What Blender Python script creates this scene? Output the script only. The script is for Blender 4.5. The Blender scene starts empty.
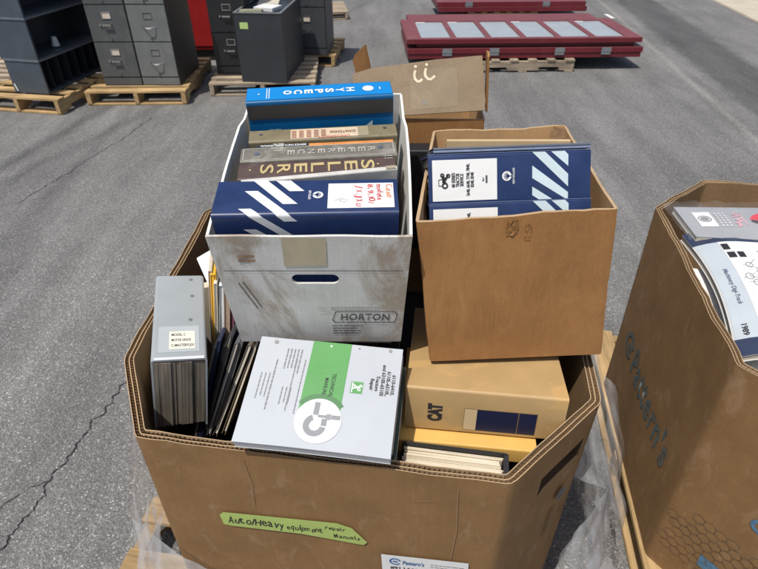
import bpy, bmesh, math, random
from mathutils import Vector, Matrix, noise

random.seed(7)
scene = bpy.context.scene
COL = scene.collection
R = math.radians

# ------------------------------------------------------------------ camera
cd = bpy.data.cameras.new('camera')
cam = bpy.data.objects.new('camera', cd)
COL.objects.link(cam)
CAM_H = 1.75
cam.location = (0, 0, CAM_H)
cam.rotation_euler = (R(90 - 36), 0, 0)
cd.sensor_width = 36
cd.lens = 36 * 569 / 758
cd.clip_start = .02
cd.clip_end = 2000
cd.dof.use_dof = True
cd.dof.focus_distance = 1.05
cd.dof.aperture_fstop = 11
scene.camera = cam

# ------------------------------------------------------------------ light
TO_SUN = Vector((-.28, -.35, 1)).normalized()
elev = math.asin(TO_SUN.z)
azim = math.atan2(TO_SUN.x, TO_SUN.y)
w = bpy.data.worlds.new('World')
scene.world = w
w.use_nodes = True
wn = w.node_tree.nodes
wl = w.node_tree.links
bg = wn['Background']
sky = wn.new('ShaderNodeTexSky')
sky.sky_type = 'NISHITA'
sky.sun_disc = False
sky.sun_elevation = elev
sky.sun_rotation = azim
sky.air_density = 1.0
sky.dust_density = 3.0
wl.new(sky.outputs[0], bg.inputs[0])
bg.inputs[1].default_value = .105
sd = bpy.data.lights.new('sun', 'SUN')
sd.energy = 3.7
sd.angle = R(.55)
sd.color = (1, .955, .88)
sun = bpy.data.objects.new('sun', sd)
COL.objects.link(sun)
sun.location = TO_SUN * 30
sun.rotation_euler = TO_SUN.to_track_quat('Z', 'Y').to_euler()
scene.view_settings.view_transform = 'Standard'
scene.view_settings.look = 'None'
scene.view_settings.exposure = 0.15
scene.view_settings.gamma = 1
scene.view_settings.use_curve_mapping = False

# ------------------------------------------------------------------ materials
MATS = {}

def nodes_of(name, rough=.6, spec=.5):
    m = bpy.data.materials.new(name)
    m.use_nodes = True
    nt = m.node_tree
    b = nt.nodes['Principled BSDF']
    b.inputs['Roughness'].default_value = rough
    b.inputs['Specular IOR Level'].default_value = spec
    return m, nt, b

def node(nt, t, **kw):
    n = nt.nodes.new(t)
    for k, v in kw.items():
        if k.startswith('i_'):
            key = k[2:]
            key = int(key) if key.isdigit() else key.replace('_', ' ')
            n.inputs[key].default_value = v
        else:
            setattr(n, k, v)
    return n

def c4(c):
    return (c[0], c[1], c[2], 1)

def ramp(nt, stops):
    r = nt.nodes.new('ShaderNodeValToRGB')
    e = r.color_ramp.elements
    while len(e) < len(stops):
        e.new(.5)
    for i, (p, c) in enumerate(stops):
        e[i].position = p
        e[i].color = c4(c)
    return r

def mapped(nt, scale=(1, 1, 1), coord='Object', loc=(0, 0, 0)):
    tc = nt.nodes.new('ShaderNodeTexCoord')
    mp = nt.nodes.new('ShaderNodeMapping')
    mp.inputs['Scale'].default_value = scale
    mp.inputs['Location'].default_value = loc
    nt.links.new(tc.outputs[coord], mp.inputs[0])
    return mp.outputs[0]

def mixc(nt, fac, a, b, mode='MIX'):
    m = nt.nodes.new('ShaderNodeMix')
    m.data_type = 'RGBA'
    m.blend_type = mode
    for sock, v in ((m.inputs[0], fac), (m.inputs[6], a), (m.inputs[7], b)):
        if isinstance(v, (int, float)):
            sock.default_value = v
        elif isinstance(v, tuple):
            sock.default_value = c4(v)
        else:
            nt.links.new(v, sock)
    return m.outputs[2]

def bump(nt, b, h, strength=.2, dist=.001):
    bp = nt.nodes.new('ShaderNodeBump')
    bp.inputs['Strength'].default_value = strength
    bp.inputs['Distance'].default_value = dist
    nt.links.new(h, bp.inputs['Height'])
    nt.links.new(bp.outputs[0], b.inputs['Normal'])

def plain(name, col, rough=.5, var=.12, scale=14, metal=0, dirt=None, dirt_lo=.56, dirt_hi=.72, bump_s=0, spec=.5, dscale=None):
    """a colour with soft unevenness and, if asked, patches of dirt"""
    if name in MATS:
        return MATS[name]
    m, nt, b = nodes_of(name, rough, spec)
    v = mapped(nt)
    n1 = node(nt, 'ShaderNodeTexNoise', i_Scale=scale, i_Detail=6.0, i_Roughness=.6)
    nt.links.new(v, n1.inputs['Vector'])
    lo = tuple(max(0, x * (1 - var)) for x in col)
    hi = tuple(min(1, x * (1 + var)) for x in col)
    r = ramp(nt, [(.3, lo), (.7, hi)])
    nt.links.new(n1.outputs[0], r.inputs[0])
    out = r.outputs[0]
    if dirt:
        n2 = node(nt, 'ShaderNodeTexNoise', i_Scale=dscale or scale * .6, i_Detail=7.0, i_Roughness=.65, i_Distortion=.6)
        v2 = mapped(nt, loc=(3.1, 7.7, 1.3))
        nt.links.new(v2, n2.inputs['Vector'])
        r2 = ramp(nt, [(dirt_lo, (0, 0, 0)), (dirt_hi, (1, 1, 1))])
        nt.links.new(n2.outputs[0], r2.inputs[0])
        out = mixc(nt, r2.outputs[0], out, dirt)
    nt.links.new(out, b.inputs['Base Color'])
    rr = node(nt, 'ShaderNodeMapRange', i_3=max(.05, rough - .08), i_4=min(1, rough + .12))
    nt.links.new(n1.outputs[0], rr.inputs[0])
    nt.links.new(rr.outputs[0], b.inputs['Roughness'])
    b.inputs['Metallic'].default_value = metal
    if bump_s:
        bump(nt, b, n1.outputs[0], bump_s, .002)
    MATS[name] = m
    return m

def cardboard(name, col, streak=(240, 240, 3), scuff=None, flute=.07, spot=None, soil=(16.0, .57, .76)):
    if name in MATS:
        return MATS[name]
    m, nt, b = nodes_of(name, .8, .25)
    n1 = node(nt, 'ShaderNodeTexNoise', i_Scale=1.0, i_Detail=3.0)
    nt.links.new(mapped(nt, streak), n1.inputs['Vector'])
    n2 = node(nt, 'ShaderNodeTexNoise', i_Scale=9.0, i_Detail=8.0, i_Roughness=.7)
    nt.links.new(mapped(nt), n2.inputs['Vector'])
    n3 = node(nt, 'ShaderNodeTexNoise', i_Scale=420.0, i_Detail=3.0)
    nt.links.new(mapped(nt), n3.inputs['Vector'])
    lo = tuple(x * .86 for x in col)
    hi = tuple(x * 1.14 for x in col)
    r = ramp(nt, [(.32, lo), (.68, hi)])
    nt.links.new(n2.outputs[0], r.inputs[0])
    g1 = node(nt, 'ShaderNodeMapRange', i_1=.3, i_2=.7, i_3=1 - flute * .5, i_4=1 + flute * .5)
    nt.links.new(n1.outputs[0], g1.inputs[0])
    g2 = node(nt, 'ShaderNodeMapRange', i_1=.3, i_2=.7, i_3=.9, i_4=1.1)
    nt.links.new(n3.outputs[0], g2.inputs[0])
    out = mixc(nt, 1.0, r.outputs[0], g1.outputs[0], 'MULTIPLY')
    out = mixc(nt, 1.0, out, g2.outputs[0], 'MULTIPLY')
    if scuff:
        n4 = node(nt, 'ShaderNodeTexNoise', i_Scale=soil[0], i_Detail=9.0, i_Roughness=.68, i_Distortion=.8)
        nt.links.new(mapped(nt, (1, 1, .5), loc=(5, 2, 9)), n4.inputs['Vector'])
        r4 = ramp(nt, [(soil[1], (0, 0, 0)), (soil[2], (.8, .8, .8))])
        nt.links.new(n4.outputs[0], r4.inputs[0])
        out = mixc(nt, r4.outputs[0], out, scuff)
    if spot:
        n5 = node(nt, 'ShaderNodeTexNoise', i_Scale=11.0, i_Detail=5.0, i_Roughness=.6, i_Distortion=1.2)
        nt.links.new(mapped(nt, (1, 1, 1), loc=(1, 12, 4)), n5.inputs['Vector'])
        r5 = ramp(nt, [(.6, (0, 0, 0)), (.68, (.8, .8, .8))])
        nt.links.new(n5.outputs[0], r5.inputs[0])
        out = mixc(nt, r5.outputs[0], out, spot)
    nt.links.new(out, b.inputs['Base Color'])
    ad = node(nt, 'ShaderNodeMath', operation='ADD')
    nt.links.new(n1.outputs[0], ad.inputs[0])
    nt.links.new(n2.outputs[0], ad.inputs[1])
    bump(nt, b, ad.outputs[0], .22, .0015)
    MATS[name] = m
    return m

def paper_edges(name, col, dark, axis, scale=900, contrast=.5):
    """the side of a block of pages: fine layers stacked along one axis"""
    if name in MATS:
        return MATS[name]
    m, nt, b = nodes_of(name, .85, .2)
    s = [4, 4, 4]
    s[axis] = scale
    n1 = node(nt, 'ShaderNodeTexNoise', i_Scale=1.0, i_Detail=2.0)
    nt.links.new(mapped(nt, tuple(s)), n1.inputs['Vector'])
    s2 = [9, 9, 9]
    s2[axis] = scale * .1
    n2 = node(nt, 'ShaderNodeTexNoise', i_Scale=1.0, i_Detail=3.0)
    nt.links.new(mapped(nt, tuple(s2), loc=(4, 4, 4)), n2.inputs['Vector'])
    ad = node(nt, 'ShaderNodeMath', operation='ADD')
    nt.links.new(n1.outputs[0], ad.inputs[0])
    nt.links.new(n2.outputs[0], ad.inputs[1])
    r = ramp(nt, [(.5 - contrast * .3, dark), (.5 + contrast * .2, col)])
    md = node(nt, 'ShaderNodeMath', operation='MULTIPLY', i_1=.5)
    nt.links.new(ad.outputs[0], md.inputs[0])
    nt.links.new(md.outputs[0], r.inputs[0])
    nt.links.new(r.outputs[0], b.inputs['Base Color'])
    bump(nt, b, n1.outputs[0], .4, .0006)
    MATS[name] = m
    return m

def wood(name, col, axis=0):
    if name in MATS:
        return MATS[name]
    m, nt, b = nodes_of(name, .8, .25)
    s = [38, 38, 38]
    s[axis] = 2.5
    n1 = node(nt, 'ShaderNodeTexNoise', i_Scale=1.0, i_Detail=6.0, i_Roughness=.65, i_Distortion=.4)
    nt.links.new(mapped(nt, tuple(s)), n1.inputs['Vector'])
    n2 = node(nt, 'ShaderNodeTexNoise', i_Scale=5.0, i_Detail=5.0)
    nt.links.new(mapped(nt), n2.inputs['Vector'])
    r = ramp(nt, [(.28, tuple(x * .5 for x in col)), (.5, col), (.72, tuple(min(1, x * 1.25) for x in col))])
    nt.links.new(n1.outputs[0], r.inputs[0])
    g = node(nt, 'ShaderNodeMapRange', i_1=.3, i_2=.7, i_3=.72, i_4=1.15)
    nt.links.new(n2.outputs[0], g.inputs[0])
    out = mixc(nt, 1.0, r.outputs[0], g.outputs[0], 'MULTIPLY')
    nt.links.new(out, b.inputs['Base Color'])
    bump(nt, b, n1.outputs[0], .4, .002)
    MATS[name] = m
    return m

def asphalt():
    m, nt, b = nodes_of('asphalt', .9, .3)
    P = mapped(nt)
    vo = node(nt, 'ShaderNodeTexVoronoi', i_Scale=185.0)
    nt.links.new(P, vo.inputs['Vector'])
    sep = nt.nodes.new('ShaderNodeSeparateColor')
    nt.links.new(vo.outputs['Color'], sep.inputs[0])
    stone = ramp(nt, [(0, (.082, .0815, .081)), (.45, (.110, .109, .108)), (.84, (.138, .137, .136)), (.96, (.18, .178, .172)), (1, (.28, .275, .265))])
    nt.links.new(sep.outputs[0], stone.inputs[0])
    vd = ramp(nt, [(.0, (1.0, .995, .985)), (.38, (.96, .955, .945)), (.62, (.74, .735, .73))])
    nt.links.new(vo.outputs['Distance'], vd.inputs[0])
    col = mixc(nt, 1.0, stone.outputs[0], vd.outputs[0], 'MULTIPLY')
    v2 = node(nt, 'ShaderNodeTexVoronoi', i_Scale=420.0)
    nt.links.new(P, v2.inputs['Vector'])
    s2 = nt.nodes.new('ShaderNodeSeparateColor')
    nt.links.new(v2.outputs['Color'], s2.inputs[0])
    f2 = ramp(nt, [(0, (.7, .7, .7)), (.8, (1.0, 1.0, 1.0)), (1, (1.3, 1.3, 1.28))])
    nt.links.new(s2.outputs[0], f2.inputs[0])
    col = mixc(nt, 1.0, col, f2.outputs[0], 'MULTIPLY')
    # broad wear
    n1 = node(nt, 'ShaderNodeTexNoise', i_Scale=1.1, i_Detail=7.0, i_Roughness=.65)
    nt.links.new(P, n1.inputs['Vector'])
    g1 = node(nt, 'ShaderNodeMapRange', i_1=.3, i_2=.7, i_3=1.50, i_4=1.96)
    nt.links.new(n1.outputs[0], g1.inputs[0])
    col = mixc(nt, 1.0, col, g1.outputs[0], 'MULTIPLY')
    # lane streaks running away from the viewer
    n2 = node(nt, 'ShaderNodeTexNoise', i_Scale=1.0, i_Detail=5.0, i_Roughness=.6)
    nt.links.new(mapped(nt, (4.5, .7, 1)), n2.inputs['Vector'])
    g2 = node(nt, 'ShaderNodeMapRange', i_1=.35, i_2=.68, i_3=.84, i_4=1.2)
    nt.links.new(n2.outputs[0], g2.inputs[0])
    col = mixc(nt, 1.0, col, g2.outputs[0], 'MULTIPLY')
    sx = nt.nodes.new('ShaderNodeSeparateXYZ')
    nt.links.new(P, sx.inputs[0])
    n3 = node(nt, 'ShaderNodeTexNoise', i_Scale=5.0, i_Detail=5.0, i_Roughness=.7)
    nt.links.new(P, n3.inputs['Vector'])

    def band(a, bb, half, soft, wob, tone, col):
        # distance from the line x = a + bb*y, softened and broken by noise
        m1 = node(nt, 'ShaderNodeMath', operation='MULTIPLY_ADD')
        nt.links.new(sx.outputs[1], m1.inputs[0])
        m1.inputs[1].default_value = -bb
        m1.inputs[2].default_value = -a
        m2 = node(nt, 'ShaderNodeMath', operation='ADD')
        nt.links.new(m1.outputs[0], m2.inputs[0])
        nt.links.new(sx.outputs[0], m2.inputs[1])
        w1 = node(nt, 'ShaderNodeMath', operation='MULTIPLY_ADD')
        nt.links.new(n3.outputs[0], w1.inputs[0])
        w1.inputs[1].default_value = wob
        w1.inputs[2].default_value = -wob * .5
        m3 = node(nt, 'ShaderNodeMath', operation='ADD')
        nt.links.new(m2.outputs[0], m3.inputs[0])
        nt.links.new(w1.outputs[0], m3.inputs[1])
        m4 = node(nt, 'ShaderNodeMath', operation='ABSOLUTE')
        nt.links.new(m3.outputs[0], m4.inputs[0])
        mr = node(nt, 'ShaderNodeMapRange', i_1=half + soft, i_2=half - soft, i_3=0.0, i_4=1.0)
        nt.links.new(m4.outputs[0], mr.inputs[0])
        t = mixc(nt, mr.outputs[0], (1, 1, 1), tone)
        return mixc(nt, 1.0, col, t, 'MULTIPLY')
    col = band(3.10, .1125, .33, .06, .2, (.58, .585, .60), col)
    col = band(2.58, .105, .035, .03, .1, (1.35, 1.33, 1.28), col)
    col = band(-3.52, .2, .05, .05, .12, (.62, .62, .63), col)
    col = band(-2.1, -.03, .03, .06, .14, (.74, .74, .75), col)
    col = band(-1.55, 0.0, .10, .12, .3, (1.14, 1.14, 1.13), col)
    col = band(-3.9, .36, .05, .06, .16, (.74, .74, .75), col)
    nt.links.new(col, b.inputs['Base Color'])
    inv = node(nt, 'ShaderNodeMath', operation='SUBTRACT', i_0=1.0)
    nt.links.new(vo.outputs['Distance'], inv.inputs[1])
    bump(nt, b, inv.outputs[0], .7, .004)
    return m

def wrap_film(name, lo=.27, hi=.85):
    m, nt, b = nodes_of(name, .13, .6)
    b.inputs['Base Color'].default_value = (.8, .82, .84, 1)
    tr = nt.nodes.new('ShaderNodeBsdfTransparent')
    tl = nt.nodes.new('ShaderNodeBsdfTranslucent')
    tl.inputs[0].default_value = (.8, .82, .84, 1)
    n1 = node(nt, 'ShaderNodeTexNoise', i_Scale=7.0, i_Detail=3.0, i_Roughness=.5, i_Distortion=1.2)
    nt.links.new(mapped(nt), n1.inputs['Vector'])
    r = node(nt, 'ShaderNodeMapRange', i_1=.35, i_2=.7, i_3=lo, i_4=hi)
    nt.links.new(n1.outputs[0], r.inputs[0])
    m0 = nt.nodes.new('ShaderNodeMixShader')
    m0.inputs[0].default_value = .3
    nt.links.new(b.outputs[0], m0.inputs[1])
    nt.links.new(tl.outputs[0], m0.inputs[2])
    m1 = nt.nodes.new('ShaderNodeMixShader')
    nt.links.new(r.outputs[0], m1.inputs[0])
    nt.links.new(tr.outputs[0], m1.inputs[1])
    nt.links.new(m0.outputs[0], m1.inputs[2])
    nt.links.new(m1.outputs[0], nt.nodes['Material Output'].inputs[0])
    n2 = node(nt, 'ShaderNodeTexNoise', noise_type='RIDGED_MULTIFRACTAL', i_Scale=11.0, i_Detail=4.0, i_Roughness=.55, i_Distortion=.8)
    nt.links.new(mapped(nt, (1, 1, .6)), n2.inputs['Vector'])
    bump(nt, b, n2.outputs[0], .7, .012)
    ad = node(nt, 'ShaderNodeMath', operation='MULTIPLY_ADD', i_1=.35)
    nt.links.new(n2.outputs[0], ad.inputs[0])
    nt.links.new(n1.outputs[0], ad.inputs[2])
    nt.links.new(ad.outputs[0], r.inputs[0])
    r.inputs[1].default_value = .45
    r.inputs[2].default_value = 1.1
    return m

KRAFT = cardboard('kraft board', (.22, .126, .054), scuff=(.31, .205, .12), soil=(20.0, .54, .72))
KRAFT_IN = cardboard('kraft board inside', (.24, .15, .075))
LINER = cardboard('kraft cut edge', (.40, .28, .165))
FLUTE = cardboard('kraft fluting', (.25, .16, .085))
BOX_BROWN = cardboard('brown carton board', (.285, .140, .050), flute=.09, scuff=(.34, .18, .07), soil=(20.0, .53, .72))
BOX_IN = cardboard('brown carton inside', (.42, .26, .125))
FLAP = cardboard('weathered carton', (.235, .175, .115), scuff=(.30, .235, .16))
WHITEBOARD = cardboard('white carton board', (.56, .555, .53), flute=.08, scuff=(.29, .225, .16), spot=(.36, .35, .345), soil=(9.0, .48, .60))
WHITE_IN = cardboard('white carton inside', (.66, .65, .62), flute=.06)
NAVY = plain('navy vinyl', (.012, .028, .095), .36, .18, 20, dirt=(.04, .055, .10), dirt_lo=.6, dirt_hi=.85)
NAVY_EDGE = plain('navy vinyl edge', (.16, .2, .3), .4, .2, 30)
PALE = plain('pale ice print', (.50, .60, .64), .45, .06, 18, dirt=(.45, .5, .5), dirt_lo=.62, dirt_hi=.8)
LABEL = plain('white paper label', (.66, .665, .66), .6, .03, 30, dirt=(.55, .54, .52), dirt_lo=.68, dirt_hi=.85)
INK = plain('black ink', (.02, .02, .022), .6, .1)
INK_GREY = plain('grey ink', (.2, .2, .21), .6, .1)
INK_RED = plain('red pen', (.55, .035, .04), .5, .1)
INK_ORANGE = plain('orange pen', (.65, .2, .05), .5, .1)
CYAN = plain('bright blue vinyl', (.0, .19, .52), .4, .08, 12)
CYAN_DARK = plain('blue binder cover', (.0, .09, .24), .42, .12, 12)
CYAN_BAND = plain('charcoal band', (.045, .043, .042), .4, .15, 12)  # charcoal strip across the upper part of the blue cover
WHITE_INK = plain('white print', (.64, .66, .67), .5, .05)
OLIVE = plain('olive vinyl', (.17, .145, .085), .5, .18, 30, dirt=(.28, .25, .18))
OLIVE_GREY = plain('grey olive vinyl', (.15, .14, .115), .45, .2, 40, dirt=(.3, .29, .26))
MAROON = plain('brown maroon vinyl', (.075, .048, .042), .5, .2, 30, dirt=(.14, .11, .1))
GOLD = plain('cream gold print', (.45, .36, .17), .5, .15, 30)
GREYVINYL = plain('pale grey vinyl', (.30, .325, .34), .45, .07, 9, dirt=(.2, .2, .2), dirt_lo=.66, dirt_hi=.76, dscale=16)
STEEL = plain('bright steel', (.6, .6, .58), .3, .1, 30, metal=1)
PAGES = paper_edges('page edges', (.62, .58, .5), (.3, .26, .2), 1)
PAGES_GREY = paper_edges('grey-brown page edges', (.25, .215, .17), (.08, .068, .055), 1, 420, .6)  # darker, browner variant of the page edges
PAGES_WHITE = paper_edges('white page edges', (.66, .60, .48), (.36, .28, .18), 1, 300, .7)
TAN = plain('tan vinyl binder', (.40, .265, .12), .45, .1, 8, dirt=(.46, .295, .12), dirt_lo=.56, dirt_hi=.62, dscale=11)
YELLOW = plain('yellow vinyl', (.62, .38, .1), .5, .08, 14)
BLACK = plain('black vinyl', (.014, .014, .016), .5, .2)
MANUAL = plain('pale grey cover card', (.41, .44, .475), .42, .03, 8, dirt=(.40, .42, .44), dirt_lo=.55, dirt_hi=.85)
JDGREEN = plain('green print', (.095, .29, .09), .45, .06, 10)
JDGREEN2 = plain('dark green print', (.075, .19, .08), .45, .06, 10)
TAPEG = plain('lime masking tape', (.36, .46, .13), .6, .08, 26)
TAPEB = plain('yellowed packing tape', (.44, .38, .26), .35, .12, 30)
PALLET_WOOD = wood('pallet pine', (.44, .30, .145), 0)
PALLET_WOOD_Y = wood('pallet pine lengthwise', (.42, .285, .14), 1)
PALLET_OLD = wood('weathered pallet', (.36, .29, .21), 0)
PALLET_OLD_Y = wood('weathered pallet lengthwise', (.34, .27, .2), 1)
CAB_DARK = plain('dark grey enamel', (.085, .09, .09), .45, .12, 6, dirt=(.14,.14,.13), dirt_lo=.55, dirt_hi=.8)
CAB_MID = plain('mid grey enamel', (.15, .16, .155), .45, .12, 6, dirt=(.22,.22,.2), dirt_lo=.55, dirt_hi=.8)
CAB_SIDE = plain('shaded grey enamel', (.06, .055, .045), .4, .2, 4)  # grey cabinet body with its shade put into the colour
CAB_BLACK = plain('black enamel', (.017, .018, .02), .4, .2, 6)
CAB_BLUE = plain('blue grey enamel', (.06, .075, .095), .4, .15, 5, dirt=(.11,.125,.14), dirt_lo=.55, dirt_hi=.8)
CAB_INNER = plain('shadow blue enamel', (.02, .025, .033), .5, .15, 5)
REDPAINT = plain('red enamel', (.32, .014, .016), .4, .12, 5)
DOORRED = plain('burgundy door paint', (.14, .015, .022), .38, .14, 5, dirt=(.28, .06, .065), dirt_lo=.58, dirt_hi=.85)
DOORTOP = plain('greyed burgundy paint', (.17, .045, .05), .5, .12, 5, dirt=(.24, .10, .10), dirt_lo=.55, dirt_hi=.85)  # paler, greyer burgundy for the upper door faces
SKY_PANE = plain('sky-pale glass', (.33, .36, .38), .15, .06, 5)  # reflected sky put into the pale colour of the panes
BRACKET = plain('galvanised bracket', (.3, .32, .34), .4, .12, 30, metal=.6)
CONCRETE = plain('pale concrete', (.44, .39, .31), .9, .12, 4, bump_s=.1)
CRACK = plain('crack shadow', (.018, .018, .02), .95, .2)
LBLUE = plain('light blue print', (.44, .49, .53), .4, .05)
TEAL = plain('teal box print', (.07, .105, .11), .8, .35, 60, dirt=(.16, .11, .065), dirt_lo=.5, dirt_hi=.7, dscale=30)
TEALBLUE = plain('blue box print', (.07, .17, .27), .75, .25, 60)
BLUEINK = plain('blue ink', (.03, .12, .3), .6, .15)
HEXINK = plain('brown box print', (.16, .105, .06), .8, .15, 60)
FADED = plain('faded carton print', (.085, .08, .075), .7, .4, 120)
RUST = plain('rusty faded print', (.3, .2, .13), .7, .3, 60)
FILM = wrap_film('clear plastic film')
BAGFILM = wrap_film('clear bag film', .05, .22)
PINK = plain('pink print', (.6, .3, .34), .5, .2, 40)
REDCAR = plain('red print', (.6, .03, .05), .4, .1)

# ------------------------------------------------------------------ object helpers
def tag(o, label=None, cat=None, group=None, kind=None):
    if label:
        o['label'] = label
    if cat:
        o['category'] = cat
    if group:
        o['group'] = group
    if kind:
        o['kind'] = kind
    return o

def thing(name, label, cat, M=None, group=None, loc=None):
    o = bpy.data.objects.new(name, None)
    o.empty_display_size = .05
    COL.objects.link(o)
    if loc is not None:
        M = Matrix.Translation(loc)
    if M is not None:
        o.matrix_world = M
    return tag(o, label, cat, group)

def link(name, bm, mat, parent=None, smooth=False, bevel=0, bseg=2):
    if bevel:
        es = [e for e in bm.edges if len(e.link_faces) == 2 and e.calc_face_angle(0) > .6]
        bmesh.ops.bevel(bm, geom=es, offset=bevel, segments=bseg, affect='EDGES', clamp_overlap=True)
    me = bpy.data.meshes.new(name)
    bm.to_mesh(me)
    bm.free()
    for mm in (mat if isinstance(mat, (list, tuple)) else [mat]):
        me.materials.append(mm)
    if smooth:
        for p in me.polygons:
            p.use_smooth = True
    if any(p.use_smooth for p in me.polygons):
        me.set_sharp_from_angle(angle=R(32))
    o = bpy.data.objects.new(name, me)
    COL.objects.link(o)
    if parent is not None:
        o.parent = parent
    return o

def bx(bm, x0, x1, y0, y1, z0, z1, M=None, mi=0):
    vs = [bm.verts.new((x, y, z)) for x in (x0, x1) for y in (y0, y1) for z in (z0, z1)]
    if M is not None:
        for v in vs:
            v.co = M @ v.co
    for f in ((0, 1, 3, 2), (4, 6, 7, 5), (0, 4, 5, 1), (2, 3, 7, 6), (0, 2, 6, 4), (1, 5, 7, 3)):
        fc = bm.faces.new([vs[i] for i in f])
        fc.material_index = mi
    return vs

def box_obj(name, x0, x1, y0, y1, z0, z1, mat, parent=None, bevel=.002, M=None):
    bm = bmesh.new()
    bx(bm, x0, x1, y0, y1, z0, z1, M)
    bmesh.ops.recalc_face_normals(bm, faces=bm.faces)
    return link(name, bm, mat, parent, bevel=bevel)

def frame(o, x, y):
    """matrix whose local x and y run along x and y; z is their normal"""
    x = Vector(x).normalized()
    y = Vector(y)
    y = (y - x * y.dot(x)).normalized()
    z = x.cross(y)
    M = Matrix((x, y, z)).transposed().to_4x4()
    M.translation = Vector(o)
    return M

def poly_bm(bm, pts, M=None, z=0):
    vs = [bm.verts.new((p[0], p[1], z)) for p in pts]
    if M is not None:
        for v in vs:
            v.co = M @ v.co
    return bm.faces.new(vs)

def decal(name, polys, mat, parent, M=None, lift=.0004):
    """flat print or sticker made of 2-D polygons in a frame"""
    bm = bmesh.new()
    for p in polys:
        if sum(p[i][0] * p[(i + 1) % len(p)][1] - p[(i + 1) % len(p)][0] * p[i][1] for i in range(len(p))) < 0:
            p = p[::-1]
        poly_bm(bm, p, M, lift)
    return link(name, bm, mat, parent)

def rect(x0, y0, x1, y1):
    return [(x0, y0), (x1, y0), (x1, y1), (x0, y1)]

def disc(cx, cy, r, n=28, ry=None):
    ry = ry or r
    return [(cx + r * math.cos(2 * math.pi * i / n), cy + ry * math.sin(2 * math.pi * i / n)) for i in range(n)]

def ring_polys(cx, cy, r0, r1, a0=0, a1=360, n=24):
    out = []
    for i in range(n):
        A = R(a0 + (a1 - a0) * i / n)
        B = R(a0 + (a1 - a0) * (i + 1) / n)
        out.append([(cx + r0 * math.cos(A), cy + r0 * math.sin(A)), (cx + r1 * math.cos(A), cy + r1 * math.sin(A)),
                    (cx + r1 * math.cos(B), cy + r1 * math.sin(B)), (cx + r0 * math.cos(B), cy + r0 * math.sin(B))])
    return out

def stroke(pts, wd):
    out = []
    for a, b in zip(pts[:-1], pts[1:]):
        a = Vector(a)
        b = Vector(b)
        d = (b - a)
        if d.length < 1e-6:
            continue
        n = Vector((-d.y, d.x)).normalized() * wd * .5
        e = d.normalized() * wd * .3
        a = a - e
        b = b + e
        out.append([tuple(a - n), tuple(b - n), tuple(b + n), tuple(a + n)])
    return out

def ribbon(pts, wd):
    """one mitred strip along a line, so that its pieces never overlap"""
    P = [Vector(p) for p in pts]
    L, Rr = [], []
    for i, p in enumerate(P):
        a = (P[i] - P[i - 1]).normalized() if i else None
        b = (P[i + 1] - P[i]).normalized() if i < len(P) - 1 else None
        d = (a + b).normalized() if a and b else (a or b)
        n = Vector((-d.y, d.x)) * wd * .5
        L.append(tuple(p + n))
        Rr.append(tuple(p - n))
    return [[L[i], Rr[i], Rr[i + 1], L[i + 1]] for i in range(len(P) - 1)]

def lettering(parent, txt, size, o, x, y, mat, align='LEFT', bold=0., space=1., shear=0., lift=.0006, width=None, name='lettering', line=1.):
    """printed words as flat mesh; o = baseline start, x = reading direction, y = up of the letters"""
    cu = bpy.data.curves.new('txt', 'FONT')
    cu.body = txt
    cu.size = size
    cu.align_x = align
    cu.offset = bold
    cu.space_character = space
    cu.space_line = line
    cu.shear = shear
    cu.resolution_u = 3
    cu.fill_mode = 'FRONT'
    t = bpy.data.objects.new('txt', cu)
    COL.objects.link(t)
    dg = bpy.context.evaluated_depsgraph_get()
    me = bpy.data.meshes.new_from_object(t.evaluated_get(dg))
    bpy.data.objects.remove(t)
    bpy.data.curves.remove(cu)
    if width and len(me.vertices):
        xs = [v.co.x for v in me.vertices]
        k = width / max(1e-6, max(xs) - min(xs))
        for v in me.vertices:
            v.co.x *= k
    F = frame(o, x, y)
    me.transform(F @ Matrix.Translation((0, 0, lift)))
    me.materials.clear()
    me.materials.append(mat)
    ob = bpy.data.objects.new(name, me)
    COL.objects.link(ob)
    ob.parent = parent
    return ob

def lines(parent, o, x, y, n, length, pitch, th, mat, ragged=.3, seed=1, name='small_print', words=True):
    """rows of print too small to read: broken dashes"""
    rnd = random.Random(seed)
    F = frame(o, x, y)
    ps = []
    for i in range(n):
        L = length * (1 - ragged * rnd.random())
        p = 0
        while p < L:
            wlen = rnd.uniform(2.2, 6) * th if words else L
            ps.append(rect(p, -i * pitch, min(L, p + wlen), -i * pitch + th))
            p += wlen + th * .7
    return decal(name, ps, mat, parent, F, .0005)

def stacked(parent, txt, x0, pitch, yc, size, mat, wd, bold=.0006, lift=.001):
    """letters one under another down a spine: each upright letter points along +x, the first stands at x0"""
    for i, ch in enumerate(txt):
        lettering(parent, ch, size, (x0 - pitch * i - size * .36, yc, 0), (0, -1, 0), (1, 0, 0), mat, align='CENTER', bold=bold, lift=lift, width=wd)

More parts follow.
